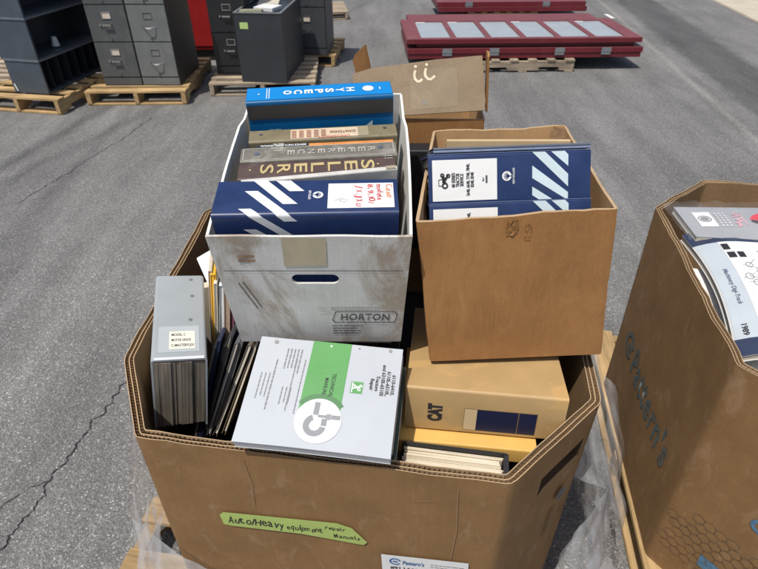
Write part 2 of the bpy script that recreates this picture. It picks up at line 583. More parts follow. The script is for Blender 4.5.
def handwriting(parent, txt, size, o, x, y, mat, width, seed=1, bold=.0003, lift=.0006):
    """words with every letter a little turned, raised and sized of its own"""
    rnd = random.Random(seed)
    x = Vector(x).normalized()
    y = Vector(y)
    y = (y - x * y.dot(x)).normalized()
    o = Vector(o)
    wts = [(.5 if c in 'il/,.1: ' else 1.25 if c in 'mwMH' else .95) for c in txt]
    k = width / sum(wts)
    p = 0
    for c, w_ in zip(txt, wts):
        if c != ' ':
            a = rnd.uniform(-.16, .16)
            xx = x * math.cos(a) + y * math.sin(a)
            yy = y * math.cos(a) - x * math.sin(a)
            lettering(parent, c, size * rnd.uniform(.88, 1.14), o + x * p + y * rnd.uniform(-.06, .06) * size, xx, yy, mat, bold=bold, shear=rnd.uniform(0, .3), lift=lift, width=None if c in 'il/,.1:' else k * w_ * rnd.uniform(.78, .92))
        p += k * w_

# ------------------------------------------------------------------ ground
bm = bmesh.new()
poly_bm(bm, [(-400, -300), (400, -300), (400, 700), (-400, 700)])
tag(link('ground', bm, asphalt()), 'worn grey asphalt parking lot with light stone specks', kind='structure')

bm = bmesh.new()
pl = [(4.52 + .1 * yy, yy) for yy in (-60, 120)]
vs = [(pl[0][0], -60), (pl[0][0] + 6, -60), (pl[1][0] + 6, 120), (pl[1][0], 120)]
f = poly_bm(bm, vs, None, -.02)
ex_ = bmesh.ops.extrude_face_region(bm, geom=[f])
for v in ex_['geom']:
    if isinstance(v, bmesh.types.BMVert):
        v.co.z = .02
bmesh.ops.recalc_face_normals(bm, faces=bm.faces)
tag(link('pavement', bm, CONCRETE, bevel=.01), 'pale concrete walkway along the far edge of the lot', kind='structure')

def crack(pts, wmin, wmax, seed, step=.012, jag=.012):
    rnd = random.Random(seed)
    bm = bmesh.new()
    path = []
    for (a, b) in zip(pts[:-1], pts[1:]):
        a = Vector(a)
        b = Vector(b)
        n = max(2, int((b - a).length / step))
        for i in range(n):
            path.append(a.lerp(b, i / n))
    path.append(Vector(pts[-1]))
    prev = None
    for i, p in enumerate(path):
        d = (path[min(i + 1, len(path) - 1)] - path[max(0, i - 1)]).normalized()
        nn = Vector((-d.y, d.x))
        off = nn * (noise.noise(Vector((i * .17, seed, 0))) * jag * 2 + rnd.uniform(-jag, jag) * .35)
        wv = wmin + (wmax - wmin) * rnd.random()
        l = bm.verts.new((*(p + off + nn * wv), .004))
        r = bm.verts.new((*(p + off - nn * wv), .004))
        if prev:
            bm.faces.new((prev[0], prev[1], r, l))
        prev = (l, r)
    return tag(link('ground_crack', bm, CRACK), 'thin dark crack wandering across the asphalt', kind='structure')

crack([(-1.06, 1.75), (-1.11, 1.526), (-1.135, 1.40), (-1.165, 1.22), (-1.175, 1.1), (-1.21, .95), (-1.24, .7), (-1.25, .2)], .0010, .0034, 3, .008, .016)
crack([(-1.165, 1.22), (-1.24, 1.18), (-1.30, 1.10)], .0007, .0018, 9)
crack([(-2.0, 4.9), (-2.05, 4.5), (-2.2, 3.9), (-2.35, 3.3)], .001, .0025, 5, .02)

# ------------------------------------------------------------------ pallets
def pallet(label, loc, yaw, L, W, H=.13, old=False, group='wooden pallets', boards=7, first_gap=None):
    t = thing('wooden_pallet', label, 'pallet', Matrix.Translation(loc) @ Matrix.Rotation(yaw, 4, 'Z'), group)
    mx = PALLET_OLD if old else PALLET_WOOD
    my = PALLET_OLD_Y if old else PALLET_WOOD_Y
    rnd = random.Random(len(label) + int(loc[0] * 100))
    th = .018
    # three notched runners along y, deck boards along x
    for k in range(3):
        x = -L / 2 + .02 + (L - .04) * k / 2
        bm = bmesh.new()
        nt_ = [(-W / 2, th), (-W / 2 + .15, th), (-W / 2 + .17, th + .035), (-W / 2 + .37, th + .035), (-W / 2 + .39, th), (W / 2 - .39, th),
               (W / 2 - .37, th + .035), (W / 2 - .17, th + .035), (W / 2 - .15, th), (W / 2, th), (W / 2, H - th), (-W / 2, H - th)]
        fs = []
        for s in (-.019, .019):
            fs.append([bm.verts.new((x + s, p[0], p[1])) for p in nt_])
        bm.faces.new(fs[0])
        bm.faces.new(fs[1][::-1])
        for i in range(len(nt_)):
            j = (i + 1) % len(nt_)
            bm.faces.new((fs[0][i], fs[1][i], fs[1][j], fs[0][j]))
        bmesh.ops.recalc_face_normals(bm, faces=bm.faces)
        link('runner', bm, my, t)
    for k in range(boards):
        y = -W / 2 + .05 + (W - .1) * k / (boards - 1)
        wb = .045 if 0 < k < boards - 1 else .05
        box_obj('deck_board', -L / 2 - rnd.uniform(0, .012), L / 2 + rnd.uniform(0, .012), y - wb, y + wb - rnd.uniform(0, .006),
                H - th, H + rnd.uniform(-.001, .001), mx, t, .002)
    for k in range(3):
        y = -W / 2 + .05 + (W - .1) * k / 2
        box_obj('bottom_board', -L / 2, L / 2, y - .045, y + .045, .001, th, mx, t, .002)
    return t

# ------------------------------------------------------------------ carton walls
def off_poly(pts, d):
    n = len(pts)
    out = []
    for i in range(n):
        p0 = Vector(pts[i - 1])
        p1 = Vector(pts[i])
        p2 = Vector(pts[(i + 1) % n])
        a = (p1 - p0).normalized()
        b = (p2 - p1).normalized()
        na = Vector((-a.y, a.x))
        nb = Vector((-b.y, b.x))
        m = (na + nb).normalized()
        k = d / max(.4, m.dot(na))
        out.append(p1 + m * k)
    return out

def round_poly(pts, r, seg=2):
    n = len(pts)
    out = []
    for i in range(n):
        p0 = Vector(pts[i - 1])
        p1 = Vector(pts[i])
        p2 = Vector(pts[(i + 1) % n])
        a = (p0 - p1).normalized() * r
        b = (p2 - p1).normalized() * r
        for k in range(seg + 1):
            t = k / seg
            out.append(p1 + a * (1 - t) ** 2 + b * t ** 2)
    return out

def carton(name, top, bot, zt, zb, t, parent, mats, ds=.03, nv=10, wobble=.004, rim_noise=.003, flutes=False, corner=.012,
           holes=(), seed=0, rim_drop=None, bulge=None):
    """closed corrugated wall; top and bot are counter-clockwise outlines (inward is left of travel).
    holes: (edge index, s0, s1, depth0, depth1) below the rim. mats: outer, inner, cut edge, fluting"""
    top = [Vector(p) for p in top]
    bot = [Vector(p) for p in bot]
    ne = len(top)
    tr = round_poly(top, corner)
    br = round_poly(bot, corner)
    n = len(tr)
    # sampling fractions of each edge, shared by all layers
    per = []
    for i in range(n):
        L = (tr[(i + 1) % n] - tr[i]).length
        k = max(1, int(round(L / ds)))
        fr = [j / k for j in range(k)]
        if i % 3 == 2:
            e = i // 3
            for h in holes:
                if h[0] == e:
                    fr += [(h[1] - corner) / L, (h[2] - corner) / L]
        per.append(sorted(set(round(q, 5) for q in fr)))
    H = zt - zb
    vlev = [i / nv for i in range(nv)] + [1 - .03 / H]
    for h in holes:
        vlev += [1 - h[3] / H, 1 - h[4] / H]
    vlev = sorted(set(round(q, 5) for q in vlev if q <= 1 - .03 / H + 1e-6))

    def ring(d, sub=None):
        a = off_poly(tr, d)
        b = off_poly(br, d)
        res = []
        for i in range(n):
            j = (i + 1) % n
            fr = per[i] if sub is None else [q / sub[i] for q in range(sub[i])]
            for q in fr:
                res.append((a[i].lerp(a[j], q), b[i].lerp(b[j], q), i, q))
        return res

    def pos(pt, v, rim=True, dz=0.):
        a, b, i, q = pt
        p = b.lerp(a, v)
        nz = noise.noise(Vector((a.x * 4, a.y * 4, v * 2 + seed)))
        nz2 = noise.noise(Vector((a.x * 17, a.y * 17, v * 9 + seed + 5)))
        cdir = (p - cen).normalized()
        amp = wobble * (nz + .3 * nz2) * (math.sin(math.pi * v) * .8 + .2)
        if bulge:
            amp += (bulge if not isinstance(bulge, dict) else bulge.get(i // 3, 0)) * math.sin(math.pi * v) * (1 if i % 3 == 2 else 0) * math.sin(math.pi * q)
        p = p + cdir * amp
        z = zb + H * v
        if rim:
            rz = noise.noise(Vector((a.x * 9, a.y * 9, seed))) * rim_noise + noise.noise(Vector((a.x * 40, a.y * 40, seed))) * rim_noise * .4
            if rim_drop:
                rz += rim_drop(a.x, a.y)
            z += rz * max(0, (v - .6) / .4) ** 2
        return Vector((p.x, p.y, z + dz))

    cen = sum((p for p in top), Vector((0, 0))) / ne
    bm = bmesh.new()

    def grid(d, levels, mi, flip, skip=True, dz=0.):
        rg = ring(d)
        m = len(rg)
        rows = [[bm.verts.new(pos(pt, v, True, dz)) for pt in rg] for v in levels]
        edges_open = []
        for r in range(len(levels) - 1):
            vm = (levels[r] + levels[r + 1]) / 2
            for c in range(m):
                c2 = (c + 1) % m
                pt = rg[c]
                i = pt[2]
                omit = False
                if skip and i % 3 == 2:
                    L = (tr[(i + 1) % n] - tr[i]).length
                    q2 = rg[c2][3] if rg[c2][2] == i else 1.
                    sm = (pt[3] + q2) / 2 * L + corner
                    for h in holes:
                        if h[0] == i // 3 and h[1] < sm < h[2] and h[3] < (1 - vm) * H < h[4]:
                            omit = True
                if omit:
                    continue
                vs = (rows[r][c], rows[r][c2], rows[r + 1][c2], rows[r + 1][c])
                f = bm.faces.new(vs if not flip else vs[::-1])
                f.material_index = mi
                f.smooth = True
        return rows
    rim_lv = [1 - .03 / H, 1 - .012 / H, 1.0]
    g_out = grid(0, vlev + rim_lv[1:], 0, False)
    g_in = grid(t, vlev + rim_lv[1:], 1, True)

    def cap(ra, rb, mi):
        m = len(ra)
        for c in range(m):
            c2 = (c + 1) % m
            f = bm.faces.new((ra[c], ra[c2], rb[c2], rb[c]))
            f.material_index = mi
    # sides of the holes
    if holes:
        rg = ring(0)
        lv = vlev + rim_lv[1:]
        for h in holes:
            def inside(c, r):
                i = rg[c][2]
                if i != h[0] * 3 + 2:
                    return False
                c2 = (c + 1) % len(rg)
                L = (tr[(i + 1) % n] - tr[i]).length
                q2 = rg[c2][3] if rg[c2][2] == i else 1.
                sm = (rg[c][3] + q2) / 2 * L + corner
                vm = (lv[r] + lv[r + 1]) / 2
                return h[1] < sm < h[2] and h[3] < (1 - vm) * H < h[4]
            for c in range(len(rg)):
                for r in range(len(lv) - 1):
                    if inside(c, r):
                        c2 = (c + 1) % len(rg)
                        for (cc, rr, A, B) in ((c - 1, r, (r, c), (r + 1, c)), ((c + 1) % len(rg), r, (r, c2), (r + 1, c2)),
                                               (c, r - 1, (r, c), (r, c2)), (c, r + 1, (r + 1, c), (r + 1, c2))):
                            if not inside(cc, rr):
                                f = bm.faces.new((g_out[A[0]][A[1]], g_out[B[0]][B[1]], g_in[B[0]][B[1]], g_in[A[0]][A[1]]))
                                f.material_index = len(mats) - 1
    if not flutes:
        cap(g_out[-1], g_in[-1], 2)
    else:
        e = .0016
        a = grid(e, rim_lv, 2, True, False)
        cap(g_out[-1], a[-1], 2)
        m0 = grid(t * .5 - e * .6, rim_lv, 2, False, False, -.0015)
        m1 = grid(t * .5 + e * .6, rim_lv, 2, True, False, -.0015)
        cap(m0[-1], m1[-1], 2)
        b_ = grid(t - e, rim_lv, 2, False, False)
        cap(b_[-1], g_in[-1], 2)
        cap(a[0], b_[0], 3)
        # zigzag fluting between the liners
        sub = [max(2, 2 * int(round((tr[(i + 1) % n] - tr[i]).length / .0085))) for i in range(n)]
        for (d0, d1) in ((e, t * .5 - e * .6), (t * .5 + e * .6, t - e)):
            r0 = ring(d0, sub)
            r1 = ring(d1, sub)
            m = len(r0)
            prev = None
            firstv = None
            for c in range(m + 1):
                k = c % m
                src = r0 if c % 2 == 0 else r1
                vt = bm.verts.new(pos(src[k], 1.0, True, -.002 - .002 * abs(noise.noise(Vector((c * .31, d0 * 900, seed))))))
                vb = bm.verts.new(pos(src[k], 1 - .03 / H, True))
                if prev:
                    f = bm.faces.new((prev[1], vb, vt, prev[0]))
                    f.material_index = 3
                prev = (vt, vb)
    o = link(name, bm, mats, parent)
    return o

def floor_poly(parent, pts, z, mat, name='bottom'):
    bm = bmesh.new()
    poly_bm(bm, pts, None, z)
    return link(name, bm, mat, parent)

# ------------------------------------------------------------------ binders and booklets
def u_profile(T, H, r, th, seg=5):
    out = [(0, -H), (0, -r)]
    for k in range(1, seg + 1):
        a = math.pi - (math.pi / 2) * k / seg
        out.append((r + r * math.cos(a), -r + r * math.sin(a)))
    out.append((T - r, 0))
    for k in range(1, seg + 1):
        a = math.pi / 2 - (math.pi / 2) * k / seg
        out.append((T - r + r * math.cos(a), -r + r * math.sin(a)))
    out.append((T, -H))
    ri = max(.0004, r - th)
    inn = [(th, -H), (th, -r)]
    for k in range(1, seg + 1):
        a = math.pi - (math.pi / 2) * k / seg
        inn.append((r + ri * math.cos(a), -r + ri * math.sin(a)))
    inn.append((T - r, -th))
    for k in range(1, seg + 1):
        a = math.pi / 2 - (math.pi / 2) * k / seg
        inn.append((T - r + ri * math.cos(a), -r + ri * math.sin(a)))
    inn.append((T - th, -H))
    return out, inn

def binder(t, L, T, H, cover, pages, r=.0045, th=.003, page_inset=.006, gap=.012, nx=8, warp=.0012, seed=0, fill=1., mats2=None):
    """spine-up binder: local x along the spine, y across it, z up; spine plane is z = 0"""
    out, inn = u_profile(T, H, r, th)
    bm = bmesh.new()
    ro = []
    for i in range(nx + 1):
        x = -L / 2 + L * i / nx
        wv = lambda y, z: noise.noise(Vector((x * 9, y * 20 + seed, z * 6))) * warp * min(1, -z / .05)
        ro.append(([bm.verts.new((x, y + wv(y, z), z)) for y, z in out], [bm.verts.new((x, y + wv(y, z), z)) for y, z in inn]))
    m = len(out)
    for i in range(nx):
        a, b = ro[i], ro[i + 1]
        for k in range(m - 1):
            f = bm.faces.new((a[0][k], a[0][k + 1], b[0][k + 1], b[0][k]))
            f.smooth = True
            f = bm.faces.new((a[1][k], b[1][k], b[1][k + 1], a[1][k + 1]))
            f.smooth = True
        for k in (0, m - 1):
            bm.faces.new((a[0][k], b[0][k], b[1][k], a[1][k]))
    for e in (0, nx):
        for k in range(m - 1):
            bm.faces.new((ro[e][0][k], ro[e][1][k], ro[e][1][k + 1], ro[e][0][k + 1]))
    bmesh.ops.recalc_face_normals(bm, faces=bm.faces)
    link('cover', bm, cover, t)
    # the block of pages, its ends a little uneven
    bm = bmesh.new()
    rnd = random.Random(seed + 11)
    ny = max(3, int(T / .008))
    y0, y1 = th + .0006, th + .0006 + (T - 2 * th - .0012) * fill
    ys = [y0 + (y1 - y0) * k / ny for k in range(ny + 1)]
    for k in range(ny):
        j = rnd.uniform(0, .004)
        bx(bm, -L / 2 + page_inset + j, L / 2 - page_inset - rnd.uniform(0, .004), ys[k], ys[k + 1], -H + .004 + rnd.uniform(0, .003), -gap)
    bmesh.ops.recalc_face_normals(bm, faces=bm.faces)
    link('pages', bm, pages, t)
    return t

def booklet(name, label, cat, M, L, T, H, cover, pages, group, seed=0):
    t = thing(name, label, cat, M, group)
    binder(t, L, T, H, cover, pages, r=min(.002, T * .4), th=min(.0009, T * .2), page_inset=.001, gap=.002, warp=.004, seed=seed)
    return t

def wrap_strip(T, r, x0, s0, x1, s1, wd, n=26, lift=.0005):
    """slanted stripe of width wd (along x) laid over the spine and round onto the front cover.
    s = distance across the spine from its rear edge (s=0 at y=T) towards and then down the front cover"""
    quads = []

    def at(s):
        arc = math.pi / 2 * r
        if s <= T - r:
            return (T - s, 0, 0, 1)
        if s <= T - r + arc:
            a = (s - (T - r)) / r
            return (r - r * math.sin(a), -r + r * math.cos(a), -math.sin(a), math.cos(a))
        return (0, -r - (s - (T - r + arc)), -1, 0)
    pr = None
    for i in range(n + 1):
        q = i / n
        s = s0 + (s1 - s0) * q
        x = x0 + (x1 - x0) * q
        y, z, ny, nz = at(s)
        c = (y + ny * lift, z + nz * lift)
        cur = ((x, *c), (x + wd, *c))
        if pr:
            quads.append((pr[0], pr[1], cur[1], cur[0]))
        pr = cur
    return quads

def strips(parent, qs, mat, name='stripes'):
    bm = bmesh.new()
    for q in qs:
        bm.faces.new([bm.verts.new(p) for p in q])
    bmesh.ops.remove_doubles(bm, verts=bm.verts, dist=1e-6)
    return link(name, bm, mat, parent)

# ================================================================== FRONT BIN
BIN_G = 'octagonal cardboard bulk bins'
Z_RIM = .90
F_RIM = .93
PAL = .13
F_TOP = [(-.438, .664), (.220, .5655), (.4256, .747), (.516, 1.40), (.357, 1.65), (-.29, 1.737), (-.522, 1.50), (-.53, .863)]
cxf = sum(p[0] for p in F_TOP) / 8
cyf = sum(p[1] for p in F_TOP) / 8
F_BOT = [(cxf + (p[0] - cxf) * .985, cyf + (p[1] - cyf) * .985) for p in F_TOP]
F_BOT[0] = (-.436, .666)
F_BOT[1] = (.224, .5675)
yaw_f = math.atan2(F_TOP[1][1] - F_TOP[0][1], F_TOP[1][0] - F_TOP[0][0])

fb = thing('bulk_bin', 'open cardboard bulk bin heaped with repair manuals, with green tape on its front', 'bin', group=BIN_G)
front_len = math.dist(F_TOP[0], F_TOP[1])
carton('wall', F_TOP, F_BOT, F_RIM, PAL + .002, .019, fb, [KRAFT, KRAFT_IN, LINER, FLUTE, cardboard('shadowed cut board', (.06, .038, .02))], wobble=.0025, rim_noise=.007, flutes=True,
       holes=[(1, .105, .246, .084, .140)], seed=2.3, ds=.025, nv=16, bulge={6: .03})
floor_poly(fb, [(cxf + (p[0] - cxf) * .97, cyf + (p[1] - cyf) * .97) for p in F_BOT], PAL + .006, KRAFT_IN)
ux = Vector((math.cos(yaw_f), math.sin(yaw_f), 0))
WF = frame((F_TOP[0][0], F_TOP[0][1], F_RIM), ux, (0, 0, 1))
WF = WF @ Matrix.Translation((0, 0, .004)) @ Matrix.Diagonal((.965, .965, 1, 1))
tape = decal('tape_label', [[(.130, -.215), (.140, -.203), (.375, -.186), (.405, -.196), (.436, -.240), (.428, -.252), (.30, -.243), (.15, -.250), (.134, -.247)]],
             TAPEG, fb, WF)
wx = WF.to_3x3() @ Vector((1, .055, 0))
wy = WF.to_3x3() @ Vector((-.055, 1, 0))
handwriting(tape, 'Auto/Heavy', .034, WF @ Vector((.146, -.238, .0006)), wx, wy, INK, .118, 3, .0002)
handwriting(tape, 'equipment', .025, WF @ Vector((.270, -.231, .0006)), wx, wy, INK, .074, 4, .0001)
handwriting(tape, 'repair', .018, WF @ Vector((.350, -.212, .0006)), wx, wy, INK, .042, 5, .0001)
handwriting(tape, 'Manuals', .0175, WF @ Vector((.368, -.238, .0006)), wx, wy, INK, .052, 6, .0001)
decal('crease', stroke([(.205, -.02), (.213, -.09), (.208, -.17)], .0012) + stroke([(.60, -.03), (.607, -.16), (.603, -.26)], .0014) + stroke([(.30, -.05), (.318, -.056)], .001) + stroke([(.52, -.08), (.56, -.072)], .001),
      plain('creased board', (.27, .17, .09), .8, .2, 60), fb, WF, -.0005)
st = decal('paper_label', [[(.464, -.276), (.640, -.264), (.646, -.40), (.47, -.41)]], LABEL, fb, WF)
decal('logo', ring_polys(.4935, -.2965, .0085, .0125, 20, 330) + [disc(.4935, -.2965, .006, 16, .003)], BLUEINK, st, WF, .0009)
lettering(st, "Pattern's", .018, WF @ Vector((.508, -.302, .0008)), WF.to_3x3() @ Vector((1, .06, 0)), (0, 0, 1), BLUEINK, bold=.0004, width=.043, shear=.15)
lettering(st, '#91 L644 407', .0135, WF @ Vector((.484, -.325, .0008)), WF.to_3x3() @ Vector((1, .06, 0)), (0, 0, 1), INK, bold=.0003, width=.08)
lines(st, WF @ Vector((.565, -.291, .0004)), WF.to_3x3() @ Vector((1, .06, 0)), (0, 0, 1), 3, .07, .008, .0022, INK_GREY, seed=4)
lines(st, WF @ Vector((.484, -.342, .0004)), WF.to_3x3() @ Vector((1, .06, 0)), (0, 0, 1), 5, .14, .01, .003, INK_GREY, seed=9)
# small logo patch on the front right chamfer
ux2 = Vector((F_TOP[2][0] - F_TOP[1][0], F_TOP[2][1] - F_TOP[1][1], 0)).normalized()
WC = frame((F_TOP[1][0], F_TOP[1][1], F_RIM), ux2, (0, 0, 1)) @ Matrix.Translation((0, 0, .005))
decal('logo', [disc(.2, -.215, .017, 20, .02)], plain('grey box print', (.1, .1, .1), .8, .2, 60), fb, WC)
lines(fb, WC @ Vector((.195, -.262, .0)), (0, 0, -1), ux2, 2, .11, .014, .007, HEXINK, seed=8, name='faint_print')

pallet('pale pine pallet under the manual bin, its corner showing below the plastic', (cxf - .085, cyf - .02, 0), yaw_f, 1.16, 1.14)

# clear plastic round the foot of the bin
def film_sheet():
    path = [(-.56, 1.15), (-.575, .9), (-.50, .665), (-.40, .625), (-.1, .572), (.14, .535), (.24, .53), (.36, .62), (.48, .73), (.50, .95), (.53, 1.2)]
    hts = [.50, .70, .68, .60, .50, .44, .46, .60, .70, .69, .6]
    outs = [.05, .04, .05, .07, .05, .05, .08, .11, .12, .12, .1]
    P = [Vector(p) for p in path]
    seg = []
    for i in range(len(P) - 1):
        k = int((P[i + 1] - P[i]).length / .014)
        for j in range(k):
            q = j / k
            d = (P[i + 1] - P[i]).normalized()
            nn = Vector((d.y, -d.x))
            seg.append((P[i].lerp(P[i + 1], q), nn, hts[i] * (1 - q) + hts[i + 1] * q, outs[i] * (1 - q) + outs[i + 1] * q))
    bm = bmesh.new()
    NV = 34
    rows = []
    for k, (p, nn, h, o) in enumerate(seg):
        col = []
        for j in range(NV + 1):
            v = j / NV
            z = .135 + (h - .135) * (1 - v) + .012 * noise.noise(Vector((p.x * 20, p.y * 20, 3)))
            ridge = abs(noise.noise(Vector((p.x * 13 + v * 1.2, p.y * 13, v * 3.5)))) * .07 + abs(noise.noise(Vector((p.x * 24 + v * 4, p.y * 24, v * 5 + 2)))) * .006
            off = .004 + ridge * (.35 + v) * .8 + o * v ** 1.1
            q = p + nn * off
            col.append(bm.verts.new((q.x, q.y, z)))
        rows.append(col)
    for a, b in zip(rows[:-1], rows[1:]):
        for j in range(NV):
            f = bm.faces.new((a[j], a[j + 1], b[j + 1], b[j]))
            f.smooth = True
    # a loose fold reaching towards the neighbouring bin
    G = []
    for i in range(26):
        col = []
        for j in range(20):
            u, v = i / 25, j / 19
            a = Vector((.44, .80, .62)).lerp(Vector((.50, 1.24, .66)), u)
            b = Vector((.70, .86, .17)).lerp(Vector((.815, 1.24, .27)), u)
            p = a.lerp(b, v)
            p.z += .09 * math.sin(math.pi * v) + .04 * abs(noise.noise(Vector((u * 3.2, v * 3.5, 1)))) + .015 * noise.noise(Vector((u * 9, v * 9, 4)))
            p.x += .03 * noise.noise(Vector((u * 4, v * 4, 9)))
            if v > .8:
                p.z -= (v - .8) * .35
            col.append(bm.verts.new(p))
        G.append(col)
    for a, b in zip(G[:-1], G[1:]):
        for j in range(19):
            f = bm.faces.new((a[j], a[j + 1], b[j + 1], b[j]))
            f.smooth = True
    return tag(link('plastic_sheet', bm, FILM), 'crumpled clear plastic sheet hanging round the foot of the manual bin', 'plastic sheet')
film_sheet()

# ================================================================== RIGHT BIN
R_TOP = [(.762, .879), (.935, .65), (1.62, .55), (1.86, .74), (1.96, 1.44), (1.79, 1.68), (1.10, 1.775), (.863, 1.582)]
cxr = sum(p[0] for p in R_TOP) / 8
cyr = sum(p[1] for p in R_TOP) / 8
R_BOT = [(cxr + (p[0] - cxr) * .97, cyr + (p[1] - cyr) * .985) for p in R_TOP]
rb = thing('bulk_bin', 'cardboard bulk bin with a blue logo on its side, filled with catalogues', 'bin', group=BIN_G)
carton('wall', R_TOP, R_BOT, Z_RIM, PAL + .002, .018, rb, [KRAFT, KRAFT_IN, LINER, FLUTE], wobble=.0005, rim_noise=.008, flutes=True, seed=8.1, ds=.025, nv=16, bulge=.003)
floor_poly(rb, [(cxr + (p[0] - cxr) * .96, cyr + (p[1] - cyr) * .96) for p in R_BOT], PAL + .006, KRAFT_IN)
pallet('pine pallet carrying the catalogue bin, its long edge showing between the two bins', (cxr + .072, cyr, 0), R(-8.2) + R(90), 1.30, 1.24)

def on_wall(top, bot, e, s, d, zt=Z_RIM, zb=PAL, lift=.0035, bl=0.):
    """point on wall e, s metres along the edge, d metres below the rim, lifted off the board"""
    a = Vector(top[e]).lerp(Vector(bot[e]), d / (zt - zb))
    b = Vector(top[(e + 1) % len(top)]).lerp(Vector(bot[(e + 1) % len(bot)]), d / (zt - zb))
    L = (b - a).length
    t = (b - a).normalized()
    nn = Vector((t.y, -t.x))
    p = a + t * s + nn * (lift + bl * math.sin(math.pi * (1 - d / (zt - zb))) * math.sin(math.pi * min(1, max(0, s / L))))
    return Vector((p.x, p.y, zt - d)), Vector((t.x, t.y, 0)), nn

def map_to_wall(o, top, bot, e, s0, d0, bl, flip=False, lift=.0016):
    """bend a flat print (x along the wall, y up) onto a bulged wall"""
    for v in o.data.vertices:
        p, _, _ = on_wall(top, bot, e, s0 + v.co.x, d0 - v.co.y, lift=lift, bl=bl)
        v.co = p

# left face of the right bin is edge 7 (far corner to near corner)
lg = lettering(rb, "Pattern's", .15, (0, 0, 0), (1, 0, 0), (0, 1, 0), TEAL, bold=.0030, space=1.12, shear=.1, lift=0, width=.40)
map_to_wall(lg, R_TOP, R_BOT, 7, .20, .50, .003)
lo = decal('logo', ring_polys(0, 0, .03, .047, 15, 320) + [disc(.01, -.003, .02, 18, .010)], TEAL, rb, None, 0)
map_to_wall(lo, R_TOP, R_BOT, 7, .145, .445, .003)
# chamfer, edge 0: honeycomb print, blue badge and roundel
hexes = []
rnd = random.Random(4)
hr = .0165
for i in range(-1, 10):
    for j in range(0, 8):
        cx = i * hr * 1.74 + (hr * .87 if j % 2 else 0)
        cy = -j * hr * 1.5
        if rnd.random() < .12 or (i < 1 and j < 2):
            continue
        for k in range(6):
            A = R(60 * k + 30)
            B = R(60 * k + 90)
            hexes += stroke([(cx + hr * math.cos(A), cy + hr * math.sin(A)), (cx + hr * math.cos(B), cy + hr * math.sin(B))], .0016)
hx = decal('honeycomb_print', hexes, HEXINK, rb, None, 0)
map_to_wall(hx, R_TOP, R_BOT, 0, .045, .485, .003)
bd = decal('printed_badge', [rect(0, 0, .1, .045)], TEALBLUE, rb, None, 0)
map_to_wall(bd, R_TOP, R_BOT, 0, .115, .64, .003)
ln = decal('badge_lines', [rect(0, k * .005, .1, k * .005 + .0018) for k in range(4)], HEXINK, bd, None, 0)
map_to_wall(ln, R_TOP, R_BOT, 0, .115, .67, .003)
rd = decal('roundel', ring_polys(0, 0, .011, .021), TEALBLUE, rb, None, 0)
map_to_wall(rd, R_TOP, R_BOT, 0, .185, .375, .003)

# ------------------------------------------------------------------ catalogues in the right bin
def sheet_block(t, corners, T, cover, pages, sag=None, nx=14, ny=12):
    """a thick soft booklet lying down; corners: near-left, near-right, far-right, far-left"""
    a, b, c, d = (Vector(p) for p in corners)

    def P(u, v, dz=0):
        p = a.lerp(b, u).lerp(d.lerp(c, u), v)
        if sag:
            p = p + Vector(sag(u, v))
        return p + Vector((0, 0, dz))
    bm = bmesh.new()
    th = .0012

    def slab(z0, z1, ins, mi):
        gt = [[bm.verts.new(P(ins + (1 - 2 * ins) * i / nx, ins + (1 - 2 * ins) * j / ny, z1)) for j in range(ny + 1)] for i in range(nx + 1)]
        gb = [[bm.verts.new(P(ins + (1 - 2 * ins) * i / nx, ins + (1 - 2 * ins) * j / ny, z0)) for j in range(ny + 1)] for i in range(nx + 1)]
        for i in range(nx):
            for j in range(ny):
                f = bm.faces.new((gt[i][j], gt[i + 1][j], gt[i + 1][j + 1], gt[i][j + 1]))
                f.smooth = True
                bm.faces.new((gb[i][j], gb[i][j + 1], gb[i + 1][j + 1], gb[i + 1][j]))
        for i in range(nx):
            bm.faces.new((gt[i][0], gb[i][0], gb[i + 1][0], gt[i + 1][0]))
            bm.faces.new((gt[i][ny], gt[i + 1][ny], gb[i + 1][ny], gb[i][ny]))
        for j in range(ny):
            bm.faces.new((gt[0][j], gt[0][j + 1], gb[0][j + 1], gb[0][j]))
            bm.faces.new((gt[nx][j], gb[nx][j], gb[nx][j + 1], gt[nx][j + 1]))
    slab(-th, 0, 0, 0)
    link('cover', bm, cover, t)
    bm = bmesh.new()
    slab(-T + th, -th - .0002, .006, 0)
    link('pages', bm, pages, t)
    bm = bmesh.new()
    slab(-T, -T + th - .0002, 0, 0)
    link('back_cover', bm, cover, t)
    return P

def on_sheet(o, P, dz=.0008):
    for v in o.data.vertices:
        v.co = P(v.co.x, v.co.y, dz)

def subdiv_rects(rs, n=6):
    out = []
    for (x0, y0, x1, y1) in rs:
        for i in range(n):
            for j in range(n):
                out.append(rect(x0 + (x1 - x0) * i / n, y0 + (y1 - y0) * j / n, x0 + (x1 - x0) * (i + 1) / n, y0 + (y1 - y0) * (j + 1) / n))
    return out

PAGES_LAY = paper_edges('lying page edges', (.66, .62, .52), (.36, .31, .24), 2, 420, .5)
PG = 'catalogues lying in the right bin'
